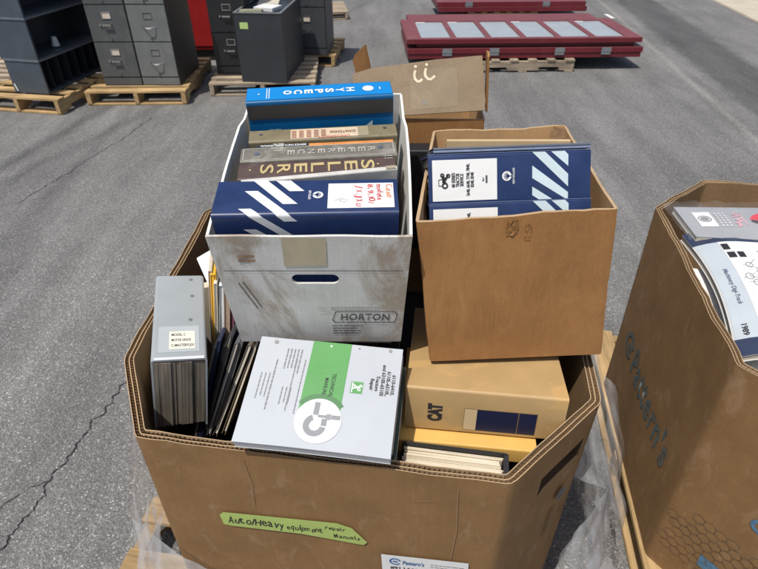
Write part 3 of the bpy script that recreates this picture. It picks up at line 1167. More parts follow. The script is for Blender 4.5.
# bulk under them
t = thing('catalogue', 'plain pale catalogue lying lowest under the numbered one in the right bin', 'catalogue', group=PG)
sheet_block(t, [(.825, .80, .800), (1.18, .70, .80), (1.24, 1.18, .82), (.845, 1.24, .80)], .05, MANUAL, PAGES_LAY,
            lambda u, v: (0, 0, -.02 * (1 - u) ** 3 + .006 * noise.noise(Vector((u * 2, v * 2, 3)))))
t = thing('catalogue', 'white stapled catalogue slipping between the bin wall and the numbered catalogue', 'catalogue', group=PG)
sheet_block(t, [(.80, .86, .845), (1.12, .80, .85), (1.16, 1.20, .868), (.862, 1.30, .862)], .02, LABEL, PAGES_LAY,
            lambda u, v: (.015 * math.sin(v * 3) * (1 - u), 0, -.05 * (1 - u) ** 4 * (1 - v)))

t = thing('catalogue', 'thick catalogue with a drawing-covered white panel on dark blue, numbered 1989, in the right bin', 'catalogue', group=PG)
CP = sheet_block(t, [(.792, .925, .905), (1.20, .87, .905), (1.30, 1.37, .925), (.882, 1.425, .92)], .018, plain('pale catalogue card', (.50, .50, .49), .45, .05), PAGES_LAY,
                 lambda u, v: (.022 * math.sin(math.pi * v) * max(0, 1 - u * 3), 0, -.028 * max(0, 1 - u * 3.5) ** 2 + .012 * math.sin(math.pi * v)), 22, 22)
for y0_, y1_ in ((0, .10), (.855, 1)):
    o = decal('dark_band', subdiv_rects([(.0, y0_, 1, y1_)], 14), plain('dark navy card', (.03, .04, .08), .4, .1), t, None, 0)
    on_sheet(o, CP, .0006)
o = decal('pale_border', subdiv_rects([(.012, .10, .985, .855)], 14), LBLUE, t, None, 0)
on_sheet(o, CP, .0008)
o = decal('white_panel', subdiv_rects([(.15, .10, .985, .855)], 14), LABEL, t, None, 0)
on_sheet(o, CP, .0014)
o = decal('black_boxes', subdiv_rects([(.155, .77, .20, .83), (.16, .69, .21, .745), (.225, .69, .27, .745)], 3), INK, t, None, 0)
on_sheet(o, CP, .002)
# line drawing of small machine parts
pl_ = []
rnd = random.Random(12)
for k in range(60):
    cx, cy, rr = rnd.uniform(.19, .9), rnd.uniform(.14, .66), rnd.uniform(.008, .028)
    pl_ += ring_polys(cx, cy, rr * .82, rr, 0, rnd.choice((180, 270, 360)), 10)
    pl_ += stroke([(cx - rr * 1.6, cy + rnd.uniform(-.03, .03)), (cx + rr * 1.7, cy + rnd.uniform(-.03, .03))], .003)
    pl_ += stroke([(cx, cy), (cx + rnd.uniform(-.06, .06), cy + rnd.uniform(-.06, .06))], .004)
pl_ += [rect(.18, .4, .92, .402), rect(.5, .13, .502, .7)]
for k in range(10):
    pl_.append(rect(.36 + .05 * k, .75, .40 + .05 * k, .758))
o = decal('parts_drawing', pl_, INK_GREY, t, None, 0)
on_sheet(o, CP, .002)
o = lettering(t, '1989', .042, (.055, .155, 0), (0, -1, 0), (1, 0, 0), INK, bold=.001, lift=0, align='CENTER', width=.07)
on_sheet(o, CP, .002)
o = lettering(t, 'Machinery Digi-Track', .038, (.075, .46, 0), (0, -1, 0), (1, 0, 0), plain('slate ink', (.09, .12, .18), .6), bold=.0004, lift=0, align='CENTER', shear=.15, width=.28)
on_sheet(o, CP, .002)

BAGGREY = plain('grey catalogue card', (.30, .31, .325), .3, .06, 10)
t = thing('catalogue', 'grey catalogue in a shiny clear bag at the back of the right bin', 'catalogue', group=PG)
def squeeze(o):
    for v in o.data.vertices:
        v.co.x *= .72
BP = sheet_block(t, [(.893, 1.375, .918), (1.34, 1.285, .943), (1.385, 1.475, .952), (.905, 1.555, .915)], .02, BAGGREY, PAGES_LAY,
                 lambda u, v: (0, 0, .012 * math.sin(math.pi * u) * math.sin(math.pi * v)), 18, 14)
o = decal('white_square', subdiv_rects([(.10, .30, .235, .78)], 4), LABEL, t, None, 0)
squeeze(o)
on_sheet(o, BP, .0012)
o = decal('seal', [[(x * .5, y) for x, y in p] for p in ring_polys(.33, .54, .085, .105) + ring_polys(.33, .54, .0, .07, 0, 360, 12)], INK_GREY, t, None, 0)
squeeze(o)
on_sheet(o, BP, .0018)
o = decal('small_print', [rect(.26 + .03 * a, .30 + .075 * b, .28 + .03 * a, .35 + .075 * b) for a in range(3) for b in range(6)], plain('pale print', (.5, .5, .52), .5, .1), t, None, 0)
squeeze(o)
on_sheet(o, BP, .0018)
o = decal('pink_emblem', stroke([(.385, .30), (.41, .34), (.39, .40), (.43, .44), (.40, .50), (.44, .52)], .022) + stroke([(.39, .58), (.44, .62), (.40, .68), (.43, .72)], .02) + stroke([(.46, .34), (.455, .70)], .008), PINK, t, None, 0)
squeeze(o)
on_sheet(o, BP, .0018)
o = decal('red_picture', [[(.50, .5), (.54, .62), (.60, .7), (.72, .68), (.8, .56), (.7, .48), (.58, .44)]], REDCAR, t, None, 0)
squeeze(o)
on_sheet(o, BP, .0018)
o = decal('picture_shadow', [[(.50, .44), (.52, .48), (.60, .42), (.8, .5), (.8, .34), (.58, .32)]], INK, t, None, 0)
squeeze(o)
on_sheet(o, BP, .0016)
# the clear bag over it
bm = bmesh.new()
g = [[bm.verts.new(BP(-.05 + 1.1 * i / 30, -.09 + 1.2 * j / 24, .007 + .014 * abs(noise.noise(Vector((i * .3, j * .28, 2)))) - .03 * max(0, -(-.05 + 1.1 * i / 30)) * 8)) for j in range(25)] for i in range(31)]
for i in range(30):
    for j in range(24):
        bm.faces.new((g[i][j], g[i + 1][j], g[i + 1][j + 1], g[i][j + 1])).smooth = True
link('clear_bag', bm, BAGFILM, t)

# ================================================================== WHITE FILE BOX
A10 = R(10.5)
WB = Matrix.Translation((-.1125, .783, 1.2758)) @ Matrix.Rotation(A10, 4, 'X') @ Matrix.Scale(1.04, 4)
wb = thing('file_box', 'stained white cardboard file box with a hand hole, tilted forward on the heap', 'box', WB, 'boxes standing on the heap of manuals')
TW, BW, DEP, BH, t4 = .160, .149, .448, .262, .0045

def plate(bm, outer, holes, M, th, mi=0):
    es = []
    loops = []
    for lp in [outer] + holes:
        vs = [bm.verts.new((x, y, 0)) for x, y in lp]
        loops.append(vs)
        for i in range(len(vs)):
            es.append(bm.edges.new((vs[i], vs[(i + 1) % len(vs)])))
    r = bmesh.ops.triangle_fill(bm, use_beauty=True, use_dissolve=False, edges=es, normal=(0, 0, 1))
    fs = [g for g in r['geom'] if isinstance(g, bmesh.types.BMFace)]
    ex = bmesh.ops.extrude_face_region(bm, geom=fs)
    nv = [g for g in ex['geom'] if isinstance(g, bmesh.types.BMVert)]
    for v in nv:
        v.co.z -= th
    allv = set(nv)
    for lp in loops:
        allv.update(lp)
    for v in allv:
        v.co = M @ v.co
    return allv

bm = bmesh.new()
hole = []
for k in range(9):
    a = R(90 + 180 * k / 8)
    hole.append((-.026 + .011 * math.cos(a), -.094 + .011 * math.sin(a)))
for k in range(9):
    a = R(-90 + 180 * k / 8)
    hole.append((.031 + .011 * math.cos(a), -.094 + .011 * math.sin(a)))
outer = [(-BW, -BH), (BW, -BH)] + [(TW + (BW - TW) * k / 6, -BH * k / 6) for k in range(5, 0, -1)] + [(TW, 0)] + \
        [(TW - 2 * TW * k / 12, -.0009 * math.sin(k * 1.1)) for k in range(1, 12)] + [(-TW, 0)] + [(-TW + (TW - BW) * k / 6, -BH * k / 6) for k in range(1, 6)]
plate(bm, outer, [hole], frame((0, 0, 0), (1, 0, 0), (0, 0, 1)), t4)
bmesh.ops.recalc_face_normals(bm, faces=bm.faces)
link('front_panel', bm, WHITEBOARD, wb, bevel=0)
for nm, s in (('side_panel', -1), ('side_panel', 1)):
    bm = bmesh.new()
    N = 14
    rows = []
    for i in range(N + 1):
        y = t4 + .0005 + (DEP - 2 * t4 - .001) * i / N
        c = []
        for j in range(9):
            v = j / 8
            half = TW + (BW - TW) * v + (-.004 if i > 10 else 0) + .004 * math.sin(math.pi * i / N) * (1 - v)
            c.append((s * half, y, -BH * v + (.004 * noise.noise(Vector((y * 18, s * 3, 0))) if j == 0 else 0)))
        rows.append(c)
    def lay(dx, flip, mi):
        g = [[bm.verts.new((p[0] - s * dx, p[1], p[2])) for p in c] for c in rows]
        for i in range(N):
            for j in range(8):
                q = (g[i][j], g[i + 1][j], g[i + 1][j + 1], g[i][j + 1])
                bm.faces.new(q if (flip ^ (s > 0)) else q[::-1]).material_index = mi
        return g
    go = lay(0, True, 0)
    gi = lay(t4, False, 1)
    for i in range(N):
        bm.faces.new((go[i][0], go[i + 1][0], gi[i + 1][0], gi[i][0])).material_index = 1
    for e in (0, N):
        for j in range(8):
            bm.faces.new((go[e][j], go[e][j + 1], gi[e][j + 1], gi[e][j])).material_index = 1
    bmesh.ops.recalc_face_normals(bm, faces=bm.faces)
    link(nm, bm, [WHITEBOARD, WHITE_IN], wb)
box_obj('back_panel', -TW + .006, TW - .006, DEP - t4, DEP, -BH, 0, WHITE_IN, wb, 0)
box_obj('base_panel', -BW + .005, BW - .005, t4 + .001, DEP - t4 - .001, -BH, -BH + t4, WHITE_IN, wb, 0)
FW = frame((0, -.0006, 0), (1, 0, 0), (0, 0, 1))
decal('packing_tape', [[(-.045, -.064), (.024, -.062), (.026, -.003), (-.043, -.001)]], TAPEB, wb, FW)
decal('crease', [rect(-.145, -.0745, .148, -.0732)], FADED, wb, FW)
bp_ = [(.032, -.176), (.135, -.176), (.141, -.182), (.136, -.205), (.030, -.205), (.025, -.199)]
decal('logo_border', [p for a, b in zip(bp_, bp_[1:] + bp_[:1]) for p in stroke([a, b], .0016)], FADED, wb, FW)
lettering(wb, 'HORTON', .024, FW @ Vector((.083, -.1985, .0002)), (1, 0, 0), (0, 0, 1), FADED, align='CENTER', bold=.0004, width=.088, space=1.1, shear=.12)
lines(wb, FW @ Vector((.024, -.166, 0)), (1, 0, 0), (0, 0, 1), 2, .12, .006, .0012, FADED, seed=2)
lines(wb, FW @ Vector((.024, -.216, 0)), (1, 0, 0), (0, 0, 1), 4, .06, .007, .0022, FADED, seed=3)
lines(wb, FW @ Vector((-.118, -.045, 0)), (1, .04, 0), (0, 0, 1), 2, .045, .009, .006, RUST, seed=5, name='rusty_print')
lines(wb, FW @ Vector((-.12, -.10, 0)), (.35, 0, -1), (1, 0, .35), 2, .09, .008, .002, FADED, seed=6, name='faint_print')

def wb_local(x, y, z, tilt=0., yaw=0.):
    return WB @ Matrix.Translation((x, y, z)) @ Matrix.Rotation(yaw, 4, 'Z') @ Matrix.Rotation(tilt, 4, 'X')

BG = 'binders in the white file box'
X180 = dict(x=(-1, 0, 0), y=(0, -1, 0))
# bright blue binder at the back
t = thing('ring_binder', 'bright blue binder standing tallest at the back of the white file box', 'binder', wb_local(-.0045, .352, .040, R(-2), R(6.3)), BG)
binder(t, .283, .062, .26, [CYAN_DARK], PAGES, seed=1)
decal('spine_print', [rect(-.1405, .0055, .1405, .0565)], CYAN, t)
stacked(t, 'HYSPECO', .0605, .0204, .031, .0215, WHITE_INK, .0165, .0009)
decal('round_badge', [disc(.095, .031, .011)], WHITE_INK, t, None, .001)
decal('small_mark', [disc(-.118, .03, .002), rect(-.103, .01, -.1015, .052), rect(-.0985, .01, -.097, .052)] + stroke([(.118, .025), (.118, .034)], .002), WHITE_INK, t, None, .001)
FC = frame((0, -.0012, 0), (1, 0, 0), (0, 0, 1))
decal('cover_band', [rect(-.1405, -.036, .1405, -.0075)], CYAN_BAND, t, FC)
decal('cover_mark', [[(.085, -.062), (.1, -.05), (.1, -.062)]], PALE, t, FC, .001)
lines(t, FC @ Vector((-.105, -.06, 0)), (1, 0, 0), (0, 0, 1), 3, .03, .006, .002, PALE, seed=5)
# olive binder with cream label
t = thing('ring_binder', 'olive binder with a hand-lettered cream label behind the thin books', 'binder', wb_local(.004, .279, -.002, 0, R(5.5)), BG)
binder(t, .28, .042, .24, OLIVE, PAGES, seed=2)
lb = decal('paper_label', [rect(-.062, .004, .066, .036)], plain('cream paper', (.52, .42, .3), .7, .12, 30), t)
lettering(lb, 'OWATONNA', .012, (.062, .025, .0004), mat=plain('brown pen', (.16, .06, .03), .6), bold=.0002, lift=.0006, width=.05, **X180)
lettering(lb, 'UNIVERSITY', .008, (.05, .008, .0004), mat=INK_RED, lift=.0006, width=.06, **X180)
rr_ = []
rnd = random.Random(3)
for k in range(5):
    for j in range(5):
        rr_.append(rect(-.06 + k * .014, .007 + j * .0052, -.051 + k * .014, .0095 + j * .0052))
decal('pen_marks', rr_, plain('maroon pen', (.25, .07, .05), .6), lb, None, .001)
decal('clear_tape', [rect(.066, .003, .086, .037)], plain('shiny tape', (.3, .26, .17), .2, .1), t, None, .0006)
decal('rivet', [disc(-.118, .024, .0035, 12), disc(.118, .026, .0035, 12)], STEEL, t, None, .001)
# thin orange striped book
t = thing('booklet', 'thin booklet with an orange top edge between the olive and grey binders', 'booklet', wb_local(.008, .259, -.004, 0, R(5)), BG)
binder(t, .255, .011, .22, plain('orange card', (.6, .23, .06), .5, .3, 30), PAGES, r=.002, th=.001, seed=3)
decal('dark_print', [rect(-.1275, .001, -.03, .0105)], INK, t)
lettering(t, 'SERVICE PARTS BRAKE MANUAL', .0075, (-.035, .0085, 0), mat=WHITE_INK, width=.085, lift=.001, bold=.0002, **X180)
# grey olive binder
t = thing('ring_binder', 'grey-olive binder with worn spaced letters just behind the brown one', 'binder', wb_local(.001, .209, .002, 0, R(5)), BG)
binder(t, .282, .044, .24, OLIVE_GREY, PAGES, seed=4)
decal('raised_edge', [p for a, b in zip([(-.136, .004), (.136, .004), (.136, .04), (-.136, .04)], [(.136, .004), (.136, .04), (-.136, .04), (-.136, .004)]) for p in stroke([a, b], .0018)],
      plain('worn edge', (.33, .32, .28), .5, .2, 60), t)
stacked(t, 'REFERENCE', .0965, .0183, .022, .018, plain('worn print', (.36, .35, .31), .5, .3, 60), .014, .0003)
lines(t, (-.064, .032, 0), (-1, 0, 0), (0, -1, 0), 4, .026, .007, .0032, plain('worn print', (.36, .35, .31)), seed=6)
decal('rivet', [disc(-.112, .022, .005, 14), disc(.112, .024, .005, 14)], STEEL, t, None, .001)
# brown binder, SELLERS
t = thing('ring_binder', 'dark brown binder with large cream letters in the white file box', 'binder', wb_local(.002, .158, 0, 0, R(5)), BG)
binder(t, .276, .05, .24, MAROON, PAGES, seed=5)
stacked(t, 'SELLERS', .0895, .0296, .027, .0325, GOLD, .027, .0004)
decal('rivet', [disc(-.118, .026, .002, 10), disc(.107, .026, .002, 10)], GOLD, t, None, .001)
lines(t, (.135, .044, 0), (-1, 0, 0), (0, -1, 0), 6, .016, .007, .0025, plain('worn print', (.36, .35, .31)), seed=16)
# thin folder with pale edge leaning across
t = thing('folder', 'thin grey folder with a white top edge leaning between the navy and brown binders', 'folder', wb_local(.010, .130, .020, R(6), R(9)), BG)
binder(t, .262, .010, .22, plain('pale grey edge', (.5, .49, .46), .4, .15, 40), PAGES, r=.003, th=.0015, seed=6)
decal('metal_clip', [rect(.112, .001, .129, .009)], plain('rusty clip', (.3, .25, .18), .5, .3, 60), t, None, .001)
# navy binder at the front
NH_W = .078

def nh_logo(parent, cx, cy, r, S=1, name='leaf_logo', up=None):
    """white roundel with leaf blades cut out in navy"""
    F = up or Matrix.Identity(4)
    o = decal(name, [disc(cx, cy, r, 26)], WHITE_INK, parent, F, .0009)
    bl = []
    for k in range(-2, 3):
        a = R(90 + k * 36)
        bl += stroke([(cx, cy - r * .55), (cx + r * .72 * math.cos(a), cy - r * .1 + r * .72 * math.sin(a))], r * .16)
    bl += stroke([(cx, cy - r * .95), (cx, cy + r * .5)], r * .16)
    decal('leaf', bl, NAVY, o, F, .0014)

t = thing('ring_binder', 'wide navy binder with white stripes and a hand-written label, foremost in the white file box', 'binder', wb_local(-.006, .026, .024, R(1), R(1.6)), BG)
binder(t, .291, .088, .25, NAVY, PAGES, r=.006, seed=7)
qs = []
for (x0, s0, x1, s1, wd) in ((-.052, .004, -.028, .032, .024), (-.090, .002, -.036, .064, .023), (-.100, .03, -.034, .100, .021), (-.105, .074, -.036, .135, .02), (-.1, .115, -.038, .165, .02)):
    qs += wrap_strip(.088, .006, x0, s0, x1, s1, wd)
strips(t, qs, WHITE_INK)
nl = decal('paper_label', [rect(.034, .012, .139, .074)], LABEL, t)
cw = dict(x=(0, -1, 0), y=(1, 0, 0), lift=.0012)
for i, (s, xx, yy, mt_, wd) in enumerate((('Case', .127, .069, INK_ORANGE, .03), ('models', .112, .071, INK_RED, .036), ('8,9,10/', .098, .071, INK_RED, .044), ('JX,JXU', .079, .066, INK_RED, .046))):
    handwriting(nl, s, .0135, (xx, yy, 0), cw['x'], cw['y'], mt_, wd * 1.15, i + 2, .0001, .0012)
decal('smudge', stroke([(.045, .03), (.055, .036), (.065, .032), (.06, .026), (.052, .03), (.058, .034)], .0012), plain('pencil smudge', (.6, .6, .6)), nl, None, .0012)
nh_logo(t, .018, .045, .0085, up=Matrix.Translation((.018, .045, 0)) @ Matrix.Rotation(R(-90), 4, 'Z') @ Matrix.Translation((-.018, -.045, 0)))
lettering(t, 'NEW HOLLAND', .006, (.003, .056, 0), mat=WHITE_INK, width=.022, bold=.0001, **cw)

# ================================================================== BROWN CARTON (right)
DZ = .05
BT = [(.060, .821), (.411, .865), (.412, 1.225), (.1185, 1.205)]
BB = [(.098, .806), (.440, .826), (.43, 1.18), (.13, 1.16)]
ZT, ZB = 1.2815, .98
bc = thing('cardboard_box', 'open brown cardboard box of navy binders standing on the tan binder', 'box', group='boxes standing on the heap of manuals')
def drop(x, y):
    return .012 * max(0, (y - .87) / .35) 
carton('wall', BT, BB, ZT, ZB, .0055, bc, [BOX_BROWN, BOX_IN, LINER, FLUTE], wobble=.0055, rim_noise=.006, corner=.007, seed=4.4, ds=.018, nv=12, rim_drop=drop, bulge=.004)
floor_poly(bc, [(cx_, cy_) for cx_, cy_ in [(p[0] * .97 + .008, p[1] * .98 + .02) for p in BB]], ZB + .004, BOX_IN)
# torn, crumpled bits of paper skin on the front, at its middle, and on the back right corner
def torn(o, xd, yd, seed, w_, h_, mat, parent, name='torn_paper'):
    F = frame(o, xd, yd)
    bm = bmesh.new()
    N = 10
    g = []
    for i in range(N + 1):
        g.append([])
        for j in range(N + 1):
            u, v = i / N - .5, j / N - .5
            k = 1 - .5 * abs(v)
            g[-1].append(bm.verts.new(F @ Vector((u * w_ * k + .15 * w_ * noise.noise(Vector((v * 5, seed, 1))), v * h_,
                                                  .001 + .0035 * abs(noise.noise(Vector((u * 3, v * 3, seed))))))))
    for i in range(N):
        for j in range(N):
            bm.faces.new((g[i][j], g[i + 1][j], g[i + 1][j + 1], g[i][j + 1])).smooth = True
    link(name, bm, mat, parent)
torn((.225, .836, 1.262), (1, .126, 0), (.4, 0, 1), 3, .022, .030, BOX_BROWN, bc)
torn((.255, .840, 1.250), (1, .126, 0), (-.8, 0, 1), 7, .014, .030, BOX_BROWN, bc)
torn((.397, 1.205, 1.281), (1, -.4, 0), (0, .3, 1), 5, .04, .03, plain('torn brown skin', (.2, .12, .06), .8, .3, 60), bc)
def sub_lid():
    # inner flap / tan folder behind the binders
    tt = thing('folder', 'tan card folder standing behind the navy binders in the brown box', 'folder', Matrix.Translation((.262, 1.10, 1.31)), 'papers in the brown box')
    binder(tt, .25, .009, .20, plain('tan card', (.47, .35, .2), .7, .1), PAGES, r=.002, th=.001, seed=31)
sub_lid()
th36 = R(36)
VX = Vector((1, 0, 0))
VU = Vector((-.02, .46, .888)).normalized()

def nh_binder(label, o, T, label_h, seed, full=True):
    M = frame(o, VX + Vector((0, .06, .012)), VU)
    t = thing('ring_binder', label, 'binder', M, 'navy binders in the brown box')
    binder(t, .292, T, .115, NAVY, PAGES, r=.005, seed=seed, th=.0035)
    nl = decal('paper_label', [rect(-.139, .006, -.0235, T - .010)], LABEL, t)
    cc = dict(x=(0, 1, 0), y=(-1, 0, 0), lift=.0012, align='CENTER')
    cy = T * .48
    if full:
        for s, xx, sz, wd in (('40 SERIES', -.099, .0085, .026), ('TRACTOR', -.0915, .0085, .024), ('SERVICE', -.084, .0085, .022), ('5640, 6640, 7740, 7840,', -.073, .008, .056), ('8240, 8340', -.0655, .008, .026),
                              ('Vol. 1', -.047, .0045, .007), ('40640520', -.041, .0045, .014)):
            lettering(nl, s, sz, (xx, cy, 0), mat=INK, bold=.00022, width=wd, **cc)
        # small tractor drawing
        k = .0012
        ic = ring_polys(-.117, cy - .009, .0028, .0058, 0, 360, 14) + ring_polys(-.1215, cy + .009, .0015, .004, 0, 360, 12) + ring_polys(-.111, cy + .008, .0015, .004, 0, 360, 12)
        ic += stroke([(-.118, cy - .006), (-.121, cy + .008)], .003) + stroke([(-.115, cy + .002), (-.112, cy + .009)], .003) + [rect(-.122, cy - .004, -.115, cy + .006)]
        ic += stroke([(-.128, cy - .009), (-.128, cy + .001), (-.121, cy + .003)], .0012) + stroke([(-.128, cy - .009), (-.12, cy - .010)], .0012)
        decal('tractor_drawing', ic, INK, nl, None, .0012)
    else:
        lettering(nl, '40 SERIES', .0085, (-.085, cy, 0), mat=INK, bold=.0002, width=.03, **cc)
        decal('tractor_drawing', ring_polys(-.1, cy - .005, .0028, .0058, 0, 360, 14) + [rect(-.105, cy - .002, -.096, cy + .008)], INK, nl, None, .0012)
    nh_logo(t, -.006, cy + .004, .0085, up=Matrix.Translation((-.006, cy + .004, 0)) @ Matrix.Rotation(R(90), 4, 'Z') @ Matrix.Translation((.006, -cy - .004, 0)))
    lettering(t, 'NEW HOLLAND', .0052, (.008, cy + .004, 0), mat=WHITE_INK, width=.028, bold=.0001, **cc)
    qs = []
    for (x0, s0, x1, s1, wd) in ((.079, .001, .1075, .030, -.026), (.040, .001, .1075, .064, .0), (.0375, .028, .1035, .088, .0), (.0365, .063, .066, .089, .0)):
        pass
    st_ = [[(.074, T - .0015), (.0985, T - .0015), (.105, T - .008), (.105, T - .028)],
           [(.040, T - .0015), (.063, T - .0015), (.105, T - .042), (.105, T - .064)],
           [(.040, T - .025), (.105, T - .074), (.105, .003), (.1, .003), (.040, T - .047)],
           [(.040, T - .062), (.076, .003), (.052, .003), (.040, .011)]]
    st_ = [[(min(max(x, .039), .105), min(max(y, .0012), T - .0012)) for x, y in p] for p in st_]
    decal('stripes', st_, PALE, t)
    decal('cover_edge', [rect(-.146, T - .0004, .146, T + .0004)], NAVY_EDGE, t)
    return t

nh_binder('navy binder with striped spine and tractor label, uppermost in the brown box', (.2350, .912, 1.270), .088, 0, 21)
box_ = nh_binder('navy binder lying lower against the front of the brown box', (.238, .868, 1.196), .088, 1, 22, True)
# thin dark folders lying along the rear cover of the upper binder
for k, (dy, mt_) in enumerate(((.0895, NAVY_EDGE), (.0945, plain('slate vinyl', (.1, .115, .15), .45, .15)))):
    M = frame(Vector((.2323, .912, 1.270)) + VU * dy + Vector((.006, .002, 0)), VX + Vector((0, .06, .012)), VU)
    t = thing('folder', ('slim blue-grey folder lying against the back of the upper navy binder', 'slim slate folder rearmost in the row of navy binders')[k], 'folder', M, 'papers in the brown box')
    binder(t, .282, .0045, .09, mt_, PAGES, r=.0015, th=.0007, seed=40 + k)

# ================================================================== REAR BROWN BOX WITH RAISED FLAP
GX, GY = (-.06, .262), 1.385
tb = thing('cardboard_box', 'weathered brown box with a raised front flap behind the white file box', 'box', group='boxes standing on the heap of manuals')
FT = [(-.06, 1.385), (.262, 1.378), (.275, 1.68), (-.05, 1.69)]
carton('wall', FT, FT, 1.253, .72, .005, tb, [BOX_BROWN, BOX_IN, LINER, FLUTE], wobble=.002, rim_noise=.0, corner=.006, seed=6.6, ds=.03, nv=8)
floor_poly(tb, [(p[0] * .98, p[1]) for p in FT], .725, BOX_IN)
def flap(name, o, xd, yd, pts, th=.005, mat=FLAP):
    F = frame(o, xd, yd)
    bm = bmesh.new()
    plate(bm, pts, [], F, th)
    bmesh.ops.recalc_face_normals(bm, faces=bm.faces)
    return link(name, bm, mat, tb), F
fl, FF = flap('flap', (-.055, 1.379, 1.256), (1, -.03, .085), (0, .54, .84), [(0, 0), (.312, -.003), (.316, .02), (.313, .128), (.20, .127), (.04, .118), (-.005, .108)])
mk = plain('cream paint mark', (.62, .54, .38), .6, .12, 60)
decal('painted_letters', ribbon([(.150, .105), (.147, .095), (.148, .085), (.154, .078), (.160, .078), (.166, .083)], .006) + ribbon([(.176, .108), (.173, .098), (.174, .089), (.180, .082), (.187, .081), (.197, .088)], .006) + [disc(.151, .114, .0035, 10), disc(.178, .1165, .0035, 10)], mk, fl, FF)
decal('faded_label', [[(.135, .01), (.25, .012), (.25, .105), (.2, .108), (.135, .085)]], cardboard('bleached board', (.255, .20, .135), scuff=(.33, .27, .18)), fl, FF, .0003)
decal('stamp', [rect(.162, .02, .175, .034)], plain('grey stamp', (.19, .16, .13)), fl, FF, .0008)
flap('side_flap', (.268, 1.385, 1.27), (.12, .99, 0), (-.04, .28, .96), [(0, 0), (.10, -.005), (.10, .12), (.012, .138), (0, .13)], mat=BOX_BROWN)
flap('side_flap', (-.058, 1.66, 1.25), (.55, -.7, .2), (-.35, .25, .9), [(0, 0), (.07, 0), (.075, .11), (.015, .085), (.0, .07)], mat=BOX_BROWN)
flap('back_flap', (-.05, 1.685, 1.25), (1, -.02, 0), (0, .75, .42), [(0, 0), (.3, 0), (.3, .06), (0, .06)], mat=BOX_BROWN)

t = thing('ring_binder', 'black binder standing in the gap between the white file box and the brown box', 'binder', Matrix.Translation((.085, 1.30, 1.205)), 'binders standing in the bin')
binder(t, .27, .05, .28, BLACK, PAGES, seed=61)

# ================================================================== HEAP OF MANUALS
HG = 'manuals heaped in the bin'
# grey binder at the left, spine up
xg = Vector((-.297, .955, 0)).normalized()
rt = Vector((xg.y, -xg.x, 0))

def leaning(o, xdir, roll, pitch=0.):
    """spine-up book: local x along the book going away, y to the left, z up tilted to the right by roll"""
    xd = Vector(xdir).normalized()
    right = Vector((xd.y, -xd.x, 0)).normalized()
    z = Vector((0, 0, 1)) * math.cos(roll) + right * math.sin(roll)
    y = z.cross(xd)
    xd = (xd * math.cos(pitch) + z * math.sin(pitch)).normalized()
    return frame(o, xd, y)

t = thing('ring_binder', 'thick pale grey binder standing spine up against the left wall of the bin', 'binder', leaning((-.364, .930, 1.0), (-.262, .965, .03), R(10)), HG)
binder(t, .272, .102, .19, GREYVINYL, PAGES_GREY, r=.007, th=.004, seed=9, page_inset=-.001, gap=.008, warp=.004)
decal('metal_trim', [rect(-.1365, .006, -.129, .096)], plain('pale trim', (.6, .62, .63), .3, .05), t, None, .0006)
gl = decal('clear_pocket', [rect(-.116, .014, -.04, .090)], plain('clear pocket', (.40, .43, .445), .15, .03), t, None, .0005)
decal('paper_label', [rect(-.108, .022, -.056, .070)], plain('cream slip', (.68, .66, .56), .6, .04), t, None, .001)
for i, (s, wd) in enumerate((('MODEL C', .026), ('MOTOR GRADE', .036), ('C-MASTERFLEX', .042))):
    lettering(t, s, .0105, (-.070 - i * .0155, .066, 0), (0, -1, 0), (1, 0, 0), INK, width=wd, lift=.0014, bold=.0001)
decal('rivet', [disc(-.02, .03, .004, 12), disc(.06, .026, .004, 12), disc(.12, .028, .004, 12)], plain('dark rivet', (.16, .16, .17), .4), t, None, .001)

# coloured folders standing behind/right of it
cols = [('cream', plain('cream card', (.56, .49, .38), .6, .08)), ('yellow', plain('yellow card', (.75, .43, .03), .5, .06)), ('ivory', plain('ivory card', (.66, .62, .5), .6, .06)), ('white', LABEL),
        ('tan', plain('tan card cover', (.36, .27, .19), .6, .1)), ('plum', plain('plum card', (.16, .06, .08), .5, .1)),
        ('blue', plain('royal blue card', (.04, .08, .32), .45, .1)), ('brick red', plain('brick card', (.25, .06, .06), .5, .1))]
AB = [((-0.346, 0.97, 1.080), (-0.360, 0.945, 0.931)), ((-0.338, 0.965, 1.074), (-0.352, 0.94, 0.924)), ((-0.334, 0.95, 1.062), (-0.349, 0.93, 0.916)), ((-0.323, 0.955, 1.053), (-0.338, 0.93, 0.909)), ((-0.312, 0.952, 1.035), (-0.327, 0.93, 0.902)), ((-0.305, 0.955, 1.026), (-0.319, 0.93, 0.894)), ((-0.296, 0.951, 1.01), (-0.309, 0.93, 0.887)), ((-0.289, 0.955, 0.992), (-0.302, 0.93, 0.879))]

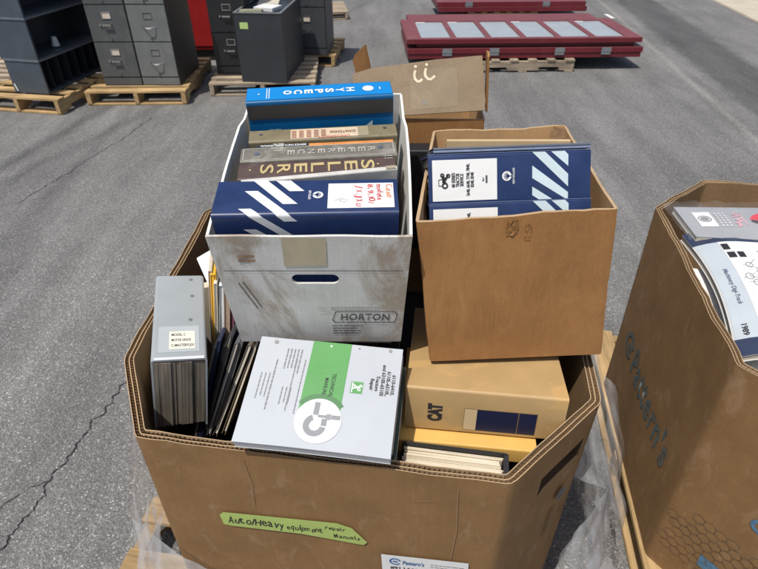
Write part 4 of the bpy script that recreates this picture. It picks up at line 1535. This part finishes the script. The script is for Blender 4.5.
def book_ab(name, label, cat, A, B, xdir, L, T, H, cover, pages, group, seed):
    """thin book whose near edge runs from A (top) to B"""
    A = Vector(A)
    z = (A - Vector(B)).normalized()
    x = Vector(xdir)
    x = (x - z * x.dot(z)).normalized()
    return booklet(name, label, cat, frame(A + x * L / 2, x, z.cross(x)), L, T, H, cover, pages, group, seed)
where = ['cream folder standing right against the grey binder', 'yellow folder standing between the cream and ivory ones', 'ivory booklet standing just right of the yellow folder', 'white booklet standing between the ivory and tan ones',
         'tan booklet standing left of the plum one', 'plum booklet standing next to the blue folder', 'blue folder standing among booklets left of the white file box', 'brick red booklet nearest the white file box']
ths = [.008, .011, .007, .010, .012, .008, .009, .006]
for k, ((nm, mt_), (pa, pb)) in enumerate(zip(cols, AB)):
    kind = 'folder' if nm in ('cream', 'yellow', 'blue') else 'booklet'
    book_ab(kind, where[k], kind, pa, pb, (-.20 + .02 * k, .95, (-.10, .02, -.16, .0, -.12, -.05, .02, -.1)[k]), (.10, .12, .09, .12, .10, .11, .12, .10)[k], ths[k], .2 + .004 * (k % 3), mt_, mt_ if k != 2 else PAGES, 'booklets standing in the bin', 50 + k)

# dark and grey magazines slumped in front of them
dk = [plain('charcoal card', (.05, .05, .055), .35, .2), plain('black card', (.016, .016, .018), .3, .2), plain('slate card', (.12, .125, .135), .35, .2), plain('taupe gloss', (.17, .145, .12), .35, .2),
      plain('ink blue card', (.02, .03, .07), .3, .2), plain('mid grey card', (.22, .21, .2), .3, .15), plain('tan gloss card', (.26, .19, .11), .4, .2)]
wd_ = ['black magazine slumped first beside the grey binder', 'dark blue magazine slumped second beside the grey binder', 'black magazine slumped third from the grey binder', 'charcoal magazine in the middle of the slumped row',
       'slate magazine slumped just past the middle of the row', 'mid grey magazine slumped three from the technical manual', 'taupe magazine slumped two from the technical manual', 'tan magazine slumped nearest the technical manual']
AB2 = [((-.332, .862, .962), (-.388, .80, .778)), ((-.322, .870, .974), (-.382, .798, .768)), ((-.309, .862, .966), (-.377, .80, .757)), ((-.297, .872, .984), (-.374, .798, .752)),
       ((-.285, .862, .974), (-.370, .80, .752)), ((-.271, .876, .990), (-.362, .798, .752)), ((-.259, .862, .968), (-.354, .80, .752)), ((-.245, .870, .974), (-.336, .798, .752))]
mi_ = [1, 4, 1, 0, 2, 5, 3, 6]
for k, (pa, pb) in enumerate(AB2):
    book_ab('magazine', wd_[k], 'magazine', pa, pb, (-.14 + .02 * k, .95, -.38), .11, .0085 - .0006 * (k % 3), .235, dk[mi_[k]], PAGES if k in (4, 6, 7) else (PAGES_GREY if k in (0, 3) else dk[mi_[k]]), 'magazines slumped in the bin', 70 + k)

# white papers poking out at the left of the white box
t = thing('paper_bundle', 'white paper bundle poking out left of the white file box', 'papers', frame((-.375, 1.15, .992), (.8, .35, .35), (-.5, .8, .2)), HG)
box_obj('pages', -.06, .06, -.05, .05, -.03, 0, [LABEL], t, .002)
t = thing('booklet', 'cream booklet lying flat behind the coloured folders', 'booklet', frame((-.36, 1.14, .93), (.95, .2, .1), (-.2, .95, .12)), HG)
binder(t, .24, .02, .2, plain('cream card', (.6, .52, .4), .6, .1), PAGES, r=.002, th=.001, seed=33)

# technical manual lying on top
BL, BR, FR, FL_ = Vector((-.219, .806, 1.044)), Vector((.044, .772, 1.041)), Vector((.018, .578, .982)), Vector((-.245, .612, .984))
xm = (BR - BL + FR - FL_)
ym = (BL - FL_ + BR - FR)
TMf = frame((BL + BR + FR + FL_) / 4, xm, ym)
t = thing('technical_manual', 'pale grey technical manual with a green band lying on top of the heap', 'manual', TMf, HG)
ML, MWd, MT = .266, .206, .024
bm = bmesh.new()
def mslab(z0, z1, ins, back=0):
    nx, ny = 14, 10
    def zz(u, v):
        return .004 * math.sin(math.pi * u) * (1 - v) + .0015 * noise.noise(Vector((u * 3, v * 3, 8)))
    def pt(u, v, z):
        return (-ML / 2 + ins + (ML - 2 * ins) * u, -MWd / 2 + ins + (MWd - 2 * ins) * v, z + zz(u, v))
    gt = [[bm.verts.new(pt(i / nx, j / ny, z1)) for j in range(ny + 1)] for i in range(nx + 1)]
    gb = [[bm.verts.new(pt(i / nx, j / ny, z0)) for j in range(ny + 1)] for i in range(nx + 1)]
    for i in range(nx):
        for j in range(ny):
            bm.faces.new((gt[i][j], gt[i + 1][j], gt[i + 1][j + 1], gt[i][j + 1])).smooth = True
            bm.faces.new((gb[i][j], gb[i][j + 1], gb[i + 1][j + 1], gb[i + 1][j]))
    for i in range(nx):
        bm.faces.new((gt[i][0], gb[i][0], gb[i + 1][0], gt[i + 1][0]))
        bm.faces.new((gt[i][ny], gt[i + 1][ny], gb[i + 1][ny], gb[i][ny]))
    for j in range(ny):
        bm.faces.new((gt[0][j], gt[0][j + 1], gb[0][j + 1], gb[0][j]))
        bm.faces.new((gt[nx][j], gb[nx][j], gb[nx][j + 1], gt[nx][j + 1]))
mslab(-.0008, 0, 0)
link('cover', bm, MANUAL, t)
bm = bmesh.new()
mslab(-MT + .001, -.001, .0008)
link('pages', bm, paper_edges('manual page edges', (.68, .69, .7), (.5, .5, .5), 2, 700, .5), t)
bm = bmesh.new()
mslab(-MT, -MT + .0008, 0)
link('back_cover', bm, MANUAL, t)

def on_manual(o, dz):
    for v in o.data.vertices:
        u = (v.co.x + ML / 2) / ML
        q = (v.co.y + MWd / 2) / MWd
        v.co.z = .004 * math.sin(math.pi * u) * (1 - q) + .0015 * noise.noise(Vector((u * 3, q * 3, 8))) + dz
    return o
def fx(u):
    return -ML / 2 + ML * u
def fy(v):
    return MWd / 2 - MWd * v
def mtext(s, u, v, size, mat, wd, align='LEFT', bold=.0003, parent=None):
    return on_manual(lettering(parent or t, s, size, (fx(u), fy(v), 0), (0, -1, 0), (1, 0, 0), mat, align=align, bold=bold, width=wd, lift=0), .0010)
NB = 12
band_polys = [rect(fx(.375), fy(.72 * (k + 1) / NB), fx(.645), fy(.72 * k / NB)) for k in range(NB)]
on_manual(decal('green_band', band_polys, JDGREEN, t, None, 0), .0006)
on_manual(decal('dark_arc', ring_polys(fx(.515), fy(.755), .040, .050, 38, 142, 20), JDGREEN2, t, None, 0), .0009)
cir = on_manual(decal('white_circle', ring_polys(fx(.515), fy(.755), .0, .0405, 0, 360, 36), plain('soft white print', (.56, .575, .59), .5, .04), t, None, 0), .0012)
gq = plain('grey print', (.22, .235, .25), .5, .05)
cx, cy = fx(.515), fy(.755)
mic = ring_polys(cx - .004, cy - .009, .0095, .0195, 112, 352, 26)
mic += [rect(cx - .010, cy + .0100, cx - .001, cy + .033), rect(cx + .0065, cy - .0085, cx + .0155, cy + .004), rect(cx - .0008, cy + .006, cx + .0125, cy + .0105)]
mic += [rect(cx + .0128 + .0028 * q, cy + .0035 - .0004 * q, cx + .0150 + .0028 * q, cy + .013 + .0004 * q) for q in range(3)] + [rect(cx + .0215, cy + .0045, cx + .037, cy + .012)]
on_manual(decal('micrometer_drawing', mic, gq, cir, None, 0), .0018)
mtext('TECHNICAL', .552, .31, .0098, INK, .046, bold=.0001)
mtext('MANUAL', .508, .355, .0098, INK, .034, bold=.0001)
lgq = on_manual(decal('green_badge', [rect(fx(.685), fy(.475), fx(.765), fy(.365))], JDGREEN, t, None, 0), .0008)
deer = [(.0055, -.0055), (.0035, -.001), (.0065, .003), (.0085, .0025), (.0045, .0055), (.0015, .0012), (-.003, .0022), (-.0075, .0055), (-.0055, .001), (-.0085, -.0035), (-.0045, -.0012), (-.0005, -.0015), (.0015, -.006)]
on_manual(decal('leaping_deer', [stroke([deer[i], deer[(i + 1) % len(deer)]], .0016)[0] for i in range(len(deer))] + [[(fxx * .6, fyy * .6) for fxx, fyy in ((.006, .003), (-.006, .003), (-.006, -.002), (.005, -.003))]],
                WHITE_INK, lgq, Matrix.Translation((fx(.732), fy(.42), 0)), 0), .0014)
on_manual(decal('badge_border', [rect(fx(.692), fy(.47), fx(.700), fy(.372))], WHITE_INK, lgq, None, 0), .0014)
for s, u, v, wd in (('6110-6410,', .950, .265, .040), ('6110L-6510L,', .915, .235, .049), ('and 6310S-6510S', .880, .175, .062), ('Tractors', .845, .29, .030), ('Repair', .810, .32, .023)):
    mtext(s, u, v, .0090, INK, wd, bold=.0002)
on_manual(lines(t, (fx(.305), fy(.10), 0), (0, -1, 0), (1, 0, 0), 5, .055, .0065, .0022, INK_GREY, seed=3), .001)
on_manual(lines(t, (fx(.345), fy(.20), 0), (0, -1, 0), (1, 0, 0), 2, .11, .016, .0018, INK_GREY, .1, seed=7), .001)
on_manual(lines(t, (fx(.29), fy(.48), 0), (0, -1, 0), (1, 0, 0), 3, .035, .0075, .0018, INK_GREY, .2, seed=17), .001)
on_manual(lines(t, (fx(.15), fy(.22), 0), (0, -1, 0), (1, 0, 0), 1, .10, .0075, .0022, INK_GREY, .05, seed=8), .001)
on_manual(lines(t, (fx(.125), fy(.36), 0), (0, -1, 0), (1, 0, 0), 3, .055, .0075, .0016, INK_GREY, .3, seed=9), .001)
on_manual(decal('punch_hole', [disc(fx(.115), fy(.045), .0042, 16), disc(fx(.955 - .04), fy(.03), .0035, 16), disc(fx(.70), fy(.035), .002, 12)], plain('hole shadow', (.25, .25, .25)), t, None, 0), .001)
on_manual(decal('hole_ring', [disc(fx(.505), fy(.04), .0022, 12)], WHITE_INK, t, None, 0), .001)

# books that carry it
for k, (z, mt_, nm) in enumerate(((-.030, BLACK, 'black manual lying directly under the technical manual'), (-.075, plain('dark green card', (.05, .09, .06), .5), 'dark green manual two below the technical manual'))):
    t2 = thing('manual', nm, 'manual', TMf @ Matrix.Translation((.004 + .006 * k, .012, z)), HG)
    box_obj('cover', -.128, .128, -.085, .098, -.038, 0, [mt_], t2, .003)
    box_obj('pages', -.1275, .1285, -.0845, .0985, -.034, -.005, [PAGES], t2, .001)

# tan binder under the brown carton, spine to the front
CX = Vector((.994, -.115, 0)).normalized()
t = thing('ring_binder', 'tan binder with a dark blue label lying under the brown box', 'binder', frame((.196, .713, .876), CX, (-.02, .13, .99)), HG)
binder(t, .296, .102, .285, TAN, PAGES, r=.006, th=.004, seed=12)
cc = dict(x=(0, 1, 0), y=(-1, 0, 0), lift=.0012)
lettering(t, 'CAT', .034, (-.080, .026, 0), mat=INK, bold=.0022, width=.042, **cc)
lb = decal('label_border', [rect(-.037, .010, .098, .062)], plain('brown line', (.2, .13, .06)), t, None, .0005)
decal('label_panel', [rect(-.036, .011, -.013, .061)], plain('pale tan print', (.5, .38, .22), .5, .05), lb, None, .0009)
decal('label_field', [rect(-.013, .011, .063, .061), rect(.0645, .011, .097, .061)], plain('dark blue print', (.010, .014, .045), .35, .1), lb, None, .0009)
lines(lb, (-.006, .015, 0), (0, 1, 0), (-1, 0, 0), 3, .02, -.008, .003, LABEL, seed=3)
lines(lb, (-.031, .02, 0), (0, 1, 0), (-1, 0, 0), 2, .034, -.009, .003, plain('tan line', (.36, .26, .13)), .1, seed=4)
lines(lb, (.07, .030, 0), (1, 0, 0), (0, 1, 0), 3, .02, .006, .0018, PALE, seed=5)

# yellow binder below and black binder of white catalogues in front
t = thing('ring_binder', 'yellow binder lying under the tan binder', 'binder', frame((.165, .690, .835), CX, (0, 0, 1)), HG)
binder(t, .262, .038, .26, YELLOW, PAGES, r=.004, th=.0025, seed=13)
fx0 = Vector((.99, -.15, 0)).normalized()
M = frame((.128, .615, .902), fx0, (.148, .985, .10))
t = thing('binder', 'black binder with thick off-white pages facing up behind the front wall', 'binder', M, HG)
bm = bmesh.new()
rnd = random.Random(5)
y = -.002
while y < .036:
    wv = rnd.uniform(.0012, .0034)
    bx(bm, -.088 + rnd.uniform(0, .003) + .003 * math.sin(y * 300), .086 - rnd.uniform(0, .003) - .003 * math.cos(y * 260), y, y + wv - .0001, -.2, -.004 + .003 * math.sin(y * 400) + rnd.uniform(-.0015, .0))
    y += wv
bmesh.ops.recalc_face_normals(bm, faces=bm.faces)
link('pages', bm, PAGES_WHITE, t)
box_obj('back_cover', -.093, .094, .038, .042, -.21, .008, BLACK, t, .001)
box_obj('front_cover', -.093, .094, -.007, -.003, -.21, -.004, BLACK, t, .001)
box_obj('spine', .089, .0975, -.007, .042, -.21, .006, BLACK, t, .001)

# bulk of the heap below: big books the upper ones rest on
def block(label, o, xd, yd, L, W_, H, cover, pages, cat='manual', name='manual'):
    tt = thing(name, label, cat, frame(o, xd, yd), HG)
    box_obj('cover', -L / 2, L / 2, -W_ / 2, W_ / 2, -H, 0, [cover], tt, .003)
    box_obj('pages', -L / 2 + .003, L / 2 + .0006, -W_ / 2 - .0006, W_ / 2 - .003, -H + .004, -.004, [pages], tt, .001)
    return tt
block('charcoal manual under the front of the white file box', (-.11, 1.045, 1.043), (1, 0, 0), (0, math.cos(A10), math.sin(A10)), .27, .36, .05, dk[0], PAGES)
block('brown manual under the charcoal one below the white file box', (-.11, 1.02, .955), (1, .05, 0), (-.05, 1, .06), .27, .28, .14, MAROON, PAGES)
block('black manual between the tan binder and the technical manual', (.020, .87, .95), (1, 0, 0), (0, 1, 0), .045, .28, .2, BLACK, PAGES)
block('grey manual under the rear half of the brown box', (.28, 1.10, .974), (1, .05, 0), (-.05, 1, 0), .29, .2, .1, GREYVINYL, PAGES)
block('dark stack of loose parts books filling the bin below', (-.02, 1.12, .72), (1, -.148, 0), (.148, 1, 0), .80, .76, .5, dk[1], PAGES, 'books', 'book_stack')

# ================================================================== BACKGROUND FURNITURE
CABG = 'metal file cabinets on pallets'
def file_cabinet(label, loc, yaw, W_, D, H, mat, side, handle='bar', n=4, labels=True, plate_mat=None):
    t = thing('file_cabinet', label, 'cabinet', Matrix.Translation(loc) @ Matrix.Rotation(yaw, 4, 'Z'), CABG)
    box_obj('body', 0, W_, .016, D, 0, H, [side], t, .004)
    base = .075
    dh = (H - base - .02) / n
    box_obj('plinth', .003, W_ - .003, .004, .0155, .004, base - .004, [mat], t, .002)
    for k in range(n):
        z0 = base + dh * k
        d = box_obj('drawer', .004, W_ - .004, 0, .0155, z0 + .003, z0 + dh - .003, mat, t, .004)
        cx = W_ / 2
        if handle == 'bar':
            bm = bmesh.new()
            bx(bm, cx - .045, cx + .03, -.024, -.016, z0 + dh * .45, z0 + dh * .45 + .014)
            bx(bm, cx - .045, cx - .037, -.0165, .001, z0 + dh * .45 + .002, z0 + dh * .45 + .012)
            bx(bm, cx + .022, cx + .03, -.0165, .001, z0 + dh * .45 + .002, z0 + dh * .45 + .012)
            link('handle', bm, STEEL, d)
            box_obj('thumb_latch', cx - .075, cx - .06, -.012, .001, z0 + dh * .45, z0 + dh * .45 + .014, STEEL, d, .001)
        else:
            bm = bmesh.new()
            pts = [(cx - .06 + .12 * i / 8, -.03 * math.sin(math.pi * i / 8) - .001, z0 + dh * .4 - .012 * math.sin(math.pi * i / 8)) for i in range(9)]
            for a, b in zip(pts[:-1], pts[1:]):
                va = [bm.verts.new((a[0], a[1] + dy, a[2] + dz)) for dy, dz in ((0, 0), (-.004, .006), (0, .014), (.004, .006))]
                vb = [bm.verts.new((b[0], b[1] + dy, b[2] + dz)) for dy, dz in ((0, 0), (-.004, .006), (0, .014), (.004, .006))]
                for q in range(4):
                    bm.faces.new((va[q], va[(q + 1) % 4], vb[(q + 1) % 4], vb[q]))
            bmesh.ops.recalc_face_normals(bm, faces=bm.faces)
            link('handle', bm, STEEL, d)
        lh = bmesh.new()
        zc = z0 + dh * .72
        for (x0, x1, a0, a1) in ((cx - .04, cx + .04, zc + .022, zc + .028), (cx - .04, cx + .04, zc - .028, zc - .022), (cx - .04, cx - .034, zc - .022, zc + .022), (cx + .034, cx + .04, zc - .022, zc + .022)):
            bx(lh, x0, x1, -.005, .001, a0, a1)
        h = link('label_holder', lh, STEEL if labels else mat, d)
        if labels:
            box_obj('card', cx - .034, cx + .034, -.002, .0005, zc - .022, zc + .022, plate_mat or plain('aged card', (.6, .52, .42), .6), d, 0)
        bmx = bmesh.new()
        bx(bmx, cx - .006, cx + .006, -.008, .001, z0 + .02, z0 + .032)
        link('catch', bmx, side, d)
    return t

pallet('yellow pine pallet under the two grey file cabinets', (-2.245, 5.80, 0), R(2), .90, 1.16, boards=8)
file_cabinet('dark grey four-drawer file cabinet with square white label cards', (-2.555, 5.385, .132), R(1), .352, .66, 1.32, CAB_DARK, CAB_DARK, 'bar')
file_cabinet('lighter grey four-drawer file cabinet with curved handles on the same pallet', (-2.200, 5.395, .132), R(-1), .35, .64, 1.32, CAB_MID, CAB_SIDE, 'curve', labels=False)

# blue-grey sorter unit at the left
def sorter():
    M = Matrix.Translation((-2.93, 5.085, .145)) @ Matrix.Rotation(R(-12), 4, 'Z')
    t = thing('sorter_cabinet', 'blue-grey steel shelf unit of stacked sections with open slots on a pallet', 'shelf unit', M)
    Dp, Ln = .345, 1.0      # depth towards -x, open side faces +x, length along +y
    z = 0
    for k, (h, div) in enumerate(((.285, 8), (.335, 0), (.36, 0), (.36, 0))):
        g = .018
        ex = .025 if k > 0 else 0
        s = t
        bm = bmesh.new()
        bx(bm, -Dp - ex, 0, 0, g, z, z + h - .004)
        bx(bm, -Dp - ex, 0, Ln - g, Ln, z, z + h - .004)
        bx(bm, -Dp - ex, -Dp - ex + g, g, Ln - g, z, z + h - .004)
        bx(bm, -Dp - ex + g, 0, g, Ln - g, z, z + g * .8)
        sec = link('section', bm, CAB_BLUE, t)
        bm = bmesh.new()
        bx(bm, -Dp - ex + .002, .004, -.006, Ln + .002, z + h - .012, z + h + .004)
        bmesh.ops.recalc_face_normals(bm, faces=bm.faces)
        link('shelf_edge', bm, plain('worn blue enamel', (.13, .15, .175), .4, .15, 20), t)
        if div:
            for d in range(1, div):
                bm = bmesh.new()
                bx(bm, -Dp + g, -.02, Ln * d / div - .004, Ln * d / div + .004, z + g, z + h - .015)
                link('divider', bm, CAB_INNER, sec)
        z += h
    decal('paper_tags', [rect(-.33, .05, -.315, .075), rect(-.325, .03, -.31, .05), rect(-.318, .012, -.305, .03)], LABEL, t, frame((0, -.0015, 0), (1, 0, 0), (0, 0, 1)))
    return t
sorter()
t = thing('paper_roll', 'small pale packet left on the middle shelf of the blue-grey unit', 'packet', Matrix.Translation((-2.955, 5.50, .457)))
bm = bmesh.new()
bmesh.ops.create_cone(bm, cap_ends=True, segments=14, radius1=.035, radius2=.02, depth=.08, matrix=Matrix.Translation((0, 0, .04)))
link('wrapper', bm, LABEL, t)
pallet('tan pallet under the blue-grey shelf unit', (-3.12, 5.60, 0), R(-10), .84, 1.16, .14, boards=7)
pallet('grey pallet leaning past the frame behind the shelf unit', (-4.0, 5.9, 0), R(-8), 1.0, 1.0, .14, old=True)

# red cabinet behind
t = thing('red_cabinet', 'tall red metal cabinet standing between the grey and black file cabinets', 'cabinet', Matrix.Translation((-2.12, 6.75, .0)))
box_obj('body', 0, .36, 0, .5, .12, 1.5, [REDPAINT], t, .006)
box_obj('base', .02, .34, .03, .47, 0, .12, [BLACK], t, .004)
box_obj('drawer_front', .012, .348, -.012, -.0005, .16, .8, [REDPAINT], t, .004)

# black cabinets
pallet('weathered pallet under the black cabinets', (-1.14, 6.02, 0), R(3), 1.0, 1.05, .125, old=True)
file_cabinet('glossy black file cabinet with bright label frames beside the red cabinet', (-1.60, 5.78, .127), R(1), .36, .6, 1.32, CAB_BLACK, CAB_BLACK, 'bar', plate_mat=INK)
def open_cabinet():
    M = Matrix.Translation((-1.30, 5.525, .127)) @ Matrix.Rotation(R(-5), 4, 'Z')
    t = thing('steel_cabinet', 'charcoal steel cabinet with papers lying on its top and a green sticker on its end', 'cabinet', M, CABG)
    W_, D, H, g = .43, .86, .60, .012
    TX = -.03
    bm = bmesh.new()
    bx(bm, 0, W_, 0, g, 0, H)
    bx(bm, 0, W_, D - g, D, 0, H)
    bx(bm, 0, g, g, D - g, 0, H)
    bx(bm, W_ - g, W_, g, D - g, 0, H)
    bx(bm, g, W_ - g, g, D - g, 0, .575)
    bmesh.ops.recalc_face_normals(bm, faces=bm.faces)
    link('body', bm, plain('charcoal enamel', (.03, .034, .04), .4, .15, 5), t)
    bm = bmesh.new()
    bx(bm, -.004, W_ + .004, -.005, .02, H, H + .008)
    bx(bm, -.004, .02, .02, D, H, H + .008)
    bx(bm, W_ - .016, W_ + .004, .02, D, H, H + .008)
    link('rim', bm, plain('worn charcoal edge', (.16, .17, .18), .35, .2, 30), t)
    decal('sticker', [rect(.045, H - .13, .12, H - .075)], plain('lime sticker', (.42, .58, .2), .5, .05), t, frame((0, -.0015, 0), (1, 0, 0), (0, 0, 1)))
    return t, M
_, OM = open_cabinet()
for k, (x, y, rz, mt_, lab) in enumerate(((.11, .12, .2, plain('khaki paper', (.3, .29, .2), .7, .1), 'khaki papers lying on the charcoal cabinet'), (.22, .3, -.3, LABEL, 'white papers lying on the charcoal cabinet'), (.17, .55, .1, PAGES, 'tan papers at the back of the charcoal cabinet top'))):
    t = thing('loose_papers', lab, 'papers', OM @ Matrix.Translation((x + .02, y, .56)) @ Matrix.Rotation(rz, 4, 'Z') @ Matrix.Rotation(.12 * (k - 1), 4, 'X'))
    box_obj('sheet_stack', -.10, .10, -.09, .09, .018, .05, [mt_], t, .002)
file_cabinet('black cabinet standing behind the charcoal one', (-.96, 6.50, .127), R(-5), .40, .5, .9, plain('grey black enamel', (.05, .053, .06), .45, .1), plain('grey black enamel', (.05, .053, .06)), 'bar', n=2)
pallet('tan rough pallet under the rearmost black cabinet', (-.76, 6.92, 0), R(-5), .62, .80, .125, boards=5)
pallet('dark pallet lying flat on the asphalt far behind the black cabinets', (-1.0, 9.3, 0), R(8), 1.0, .8, .11, old=True)

# ------------------------------------------------------------------ stacks of doors
def door(label, M, L, W_, th, glazed, clips, group='burgundy doors stacked on pallets'):
    t = thing('door_panel', label, 'door', M, group)
    if glazed:
        bm = bmesh.new()
        outer = rect(0, 0, L, W_)
        hs = []
        n = 6
        m0, y0, y1 = .13, .07, W_ - .10
        pw = (L - 2 * m0) / n
        for k in range(n):
            hs.append(rect(m0 + k * pw + .028, y0, m0 + (k + 1) * pw - .028, y1))
        plate(bm, outer, hs, Matrix.Translation((0, 0, th)), th)
        bmesh.ops.recalc_face_normals(bm, faces=bm.faces)
        link('frame', bm, DOORTOP, t)
        for h in hs:
            bm = bmesh.new()
            bx(bm, h[0][0] + .001, h[1][0] - .001, h[0][1] + .001, h[2][1] - .001, th - .022, th - .012)
            link('window_pane', bm, SKY_PANE, t)
            box_obj('paper_tape', h[0][0] + .01, h[0][0] + .12, h[2][1] - .03, h[2][1] - .002, th - .0115, th - .0105, LABEL, t, 0) if random.random() < .4 else None
        bm = bmesh.new()
        bx(bm, .004, L - .004, -.002, -.0003, .003, th - .004)
        link('edge_strip', bm, DOORRED, t)
    else:
        box_obj('slab', 0, L, 0, W_, 0, th, [DOORRED], t, .003)
        bm = bmesh.new()
        bx(bm, .003, L - .003, .004, W_ - .004, th + .0002, th + .0012)
        link('top_skin', bm, DOORTOP, t)
    for c in clips:
        bm = bmesh.new()
        bx(bm, c - .05, c + .05, -.012, -.0025, -.018, th + .004)
        bx(bm, c - .056, c + .056, -.016, -.012, th * .3, th * .45)
        bmesh.ops.recalc_face_normals(bm, faces=bm.faces)
        link('metal_clip', bm, BRACKET, t)
    return t

DY = R(2.2)
def DM(x, y, z, yaw=DY):
    return Matrix.Translation((x, y, z)) @ Matrix.Rotation(yaw, 4, 'Z')
pallet('dull pallet under the near stack of burgundy doors', (1.52, 6.80, 0), R(90) + DY, 1.02, 1.1, .13, old=True, boards=6)
door('burgundy door at the bottom of the near stack', DM(.31, 6.30, .133), 2.50, .95, .05, False, [])
door('burgundy door with grey metal clips second from the bottom of the near stack', DM(.30, 6.29, .185), 2.52, .95, .05, False, [.42, .92, 1.62, 2.12])
door('wide burgundy door jutting out at the rear of the near stack', DM(.40, 6.36, .238), 2.34, 1.48, .042, False, [])
door('burgundy door with six pale windows on top of the near stack', DM(.29, 6.30, .283), 2.50, .98, .048, True, [])
for c in ():
    pass
for (x, z, lab) in ((.52, .2, None),):
    pass
pallet('dull pallet under the far stack of burgundy doors', (1.75, 9.35, 0), R(90) + DY, 1.0, 1.0, .13, boards=6)
door('burgundy door lowest in the far stack', DM(.84, 8.78, .135), 2.12, .95, .06, False, [])
door('burgundy door with grey clips topmost in the far stack', DM(.82, 8.80, .198), 2.12, .95, .06, False, [.45, 1.55])
t = thing('paper_scrap', 'white strip of paper lying behind the windowed door', 'paper', DM(2.84, 7.55, .292))
box_obj('sheet', 0, .05, 0, .25, 0, .003, LABEL, t, 0)
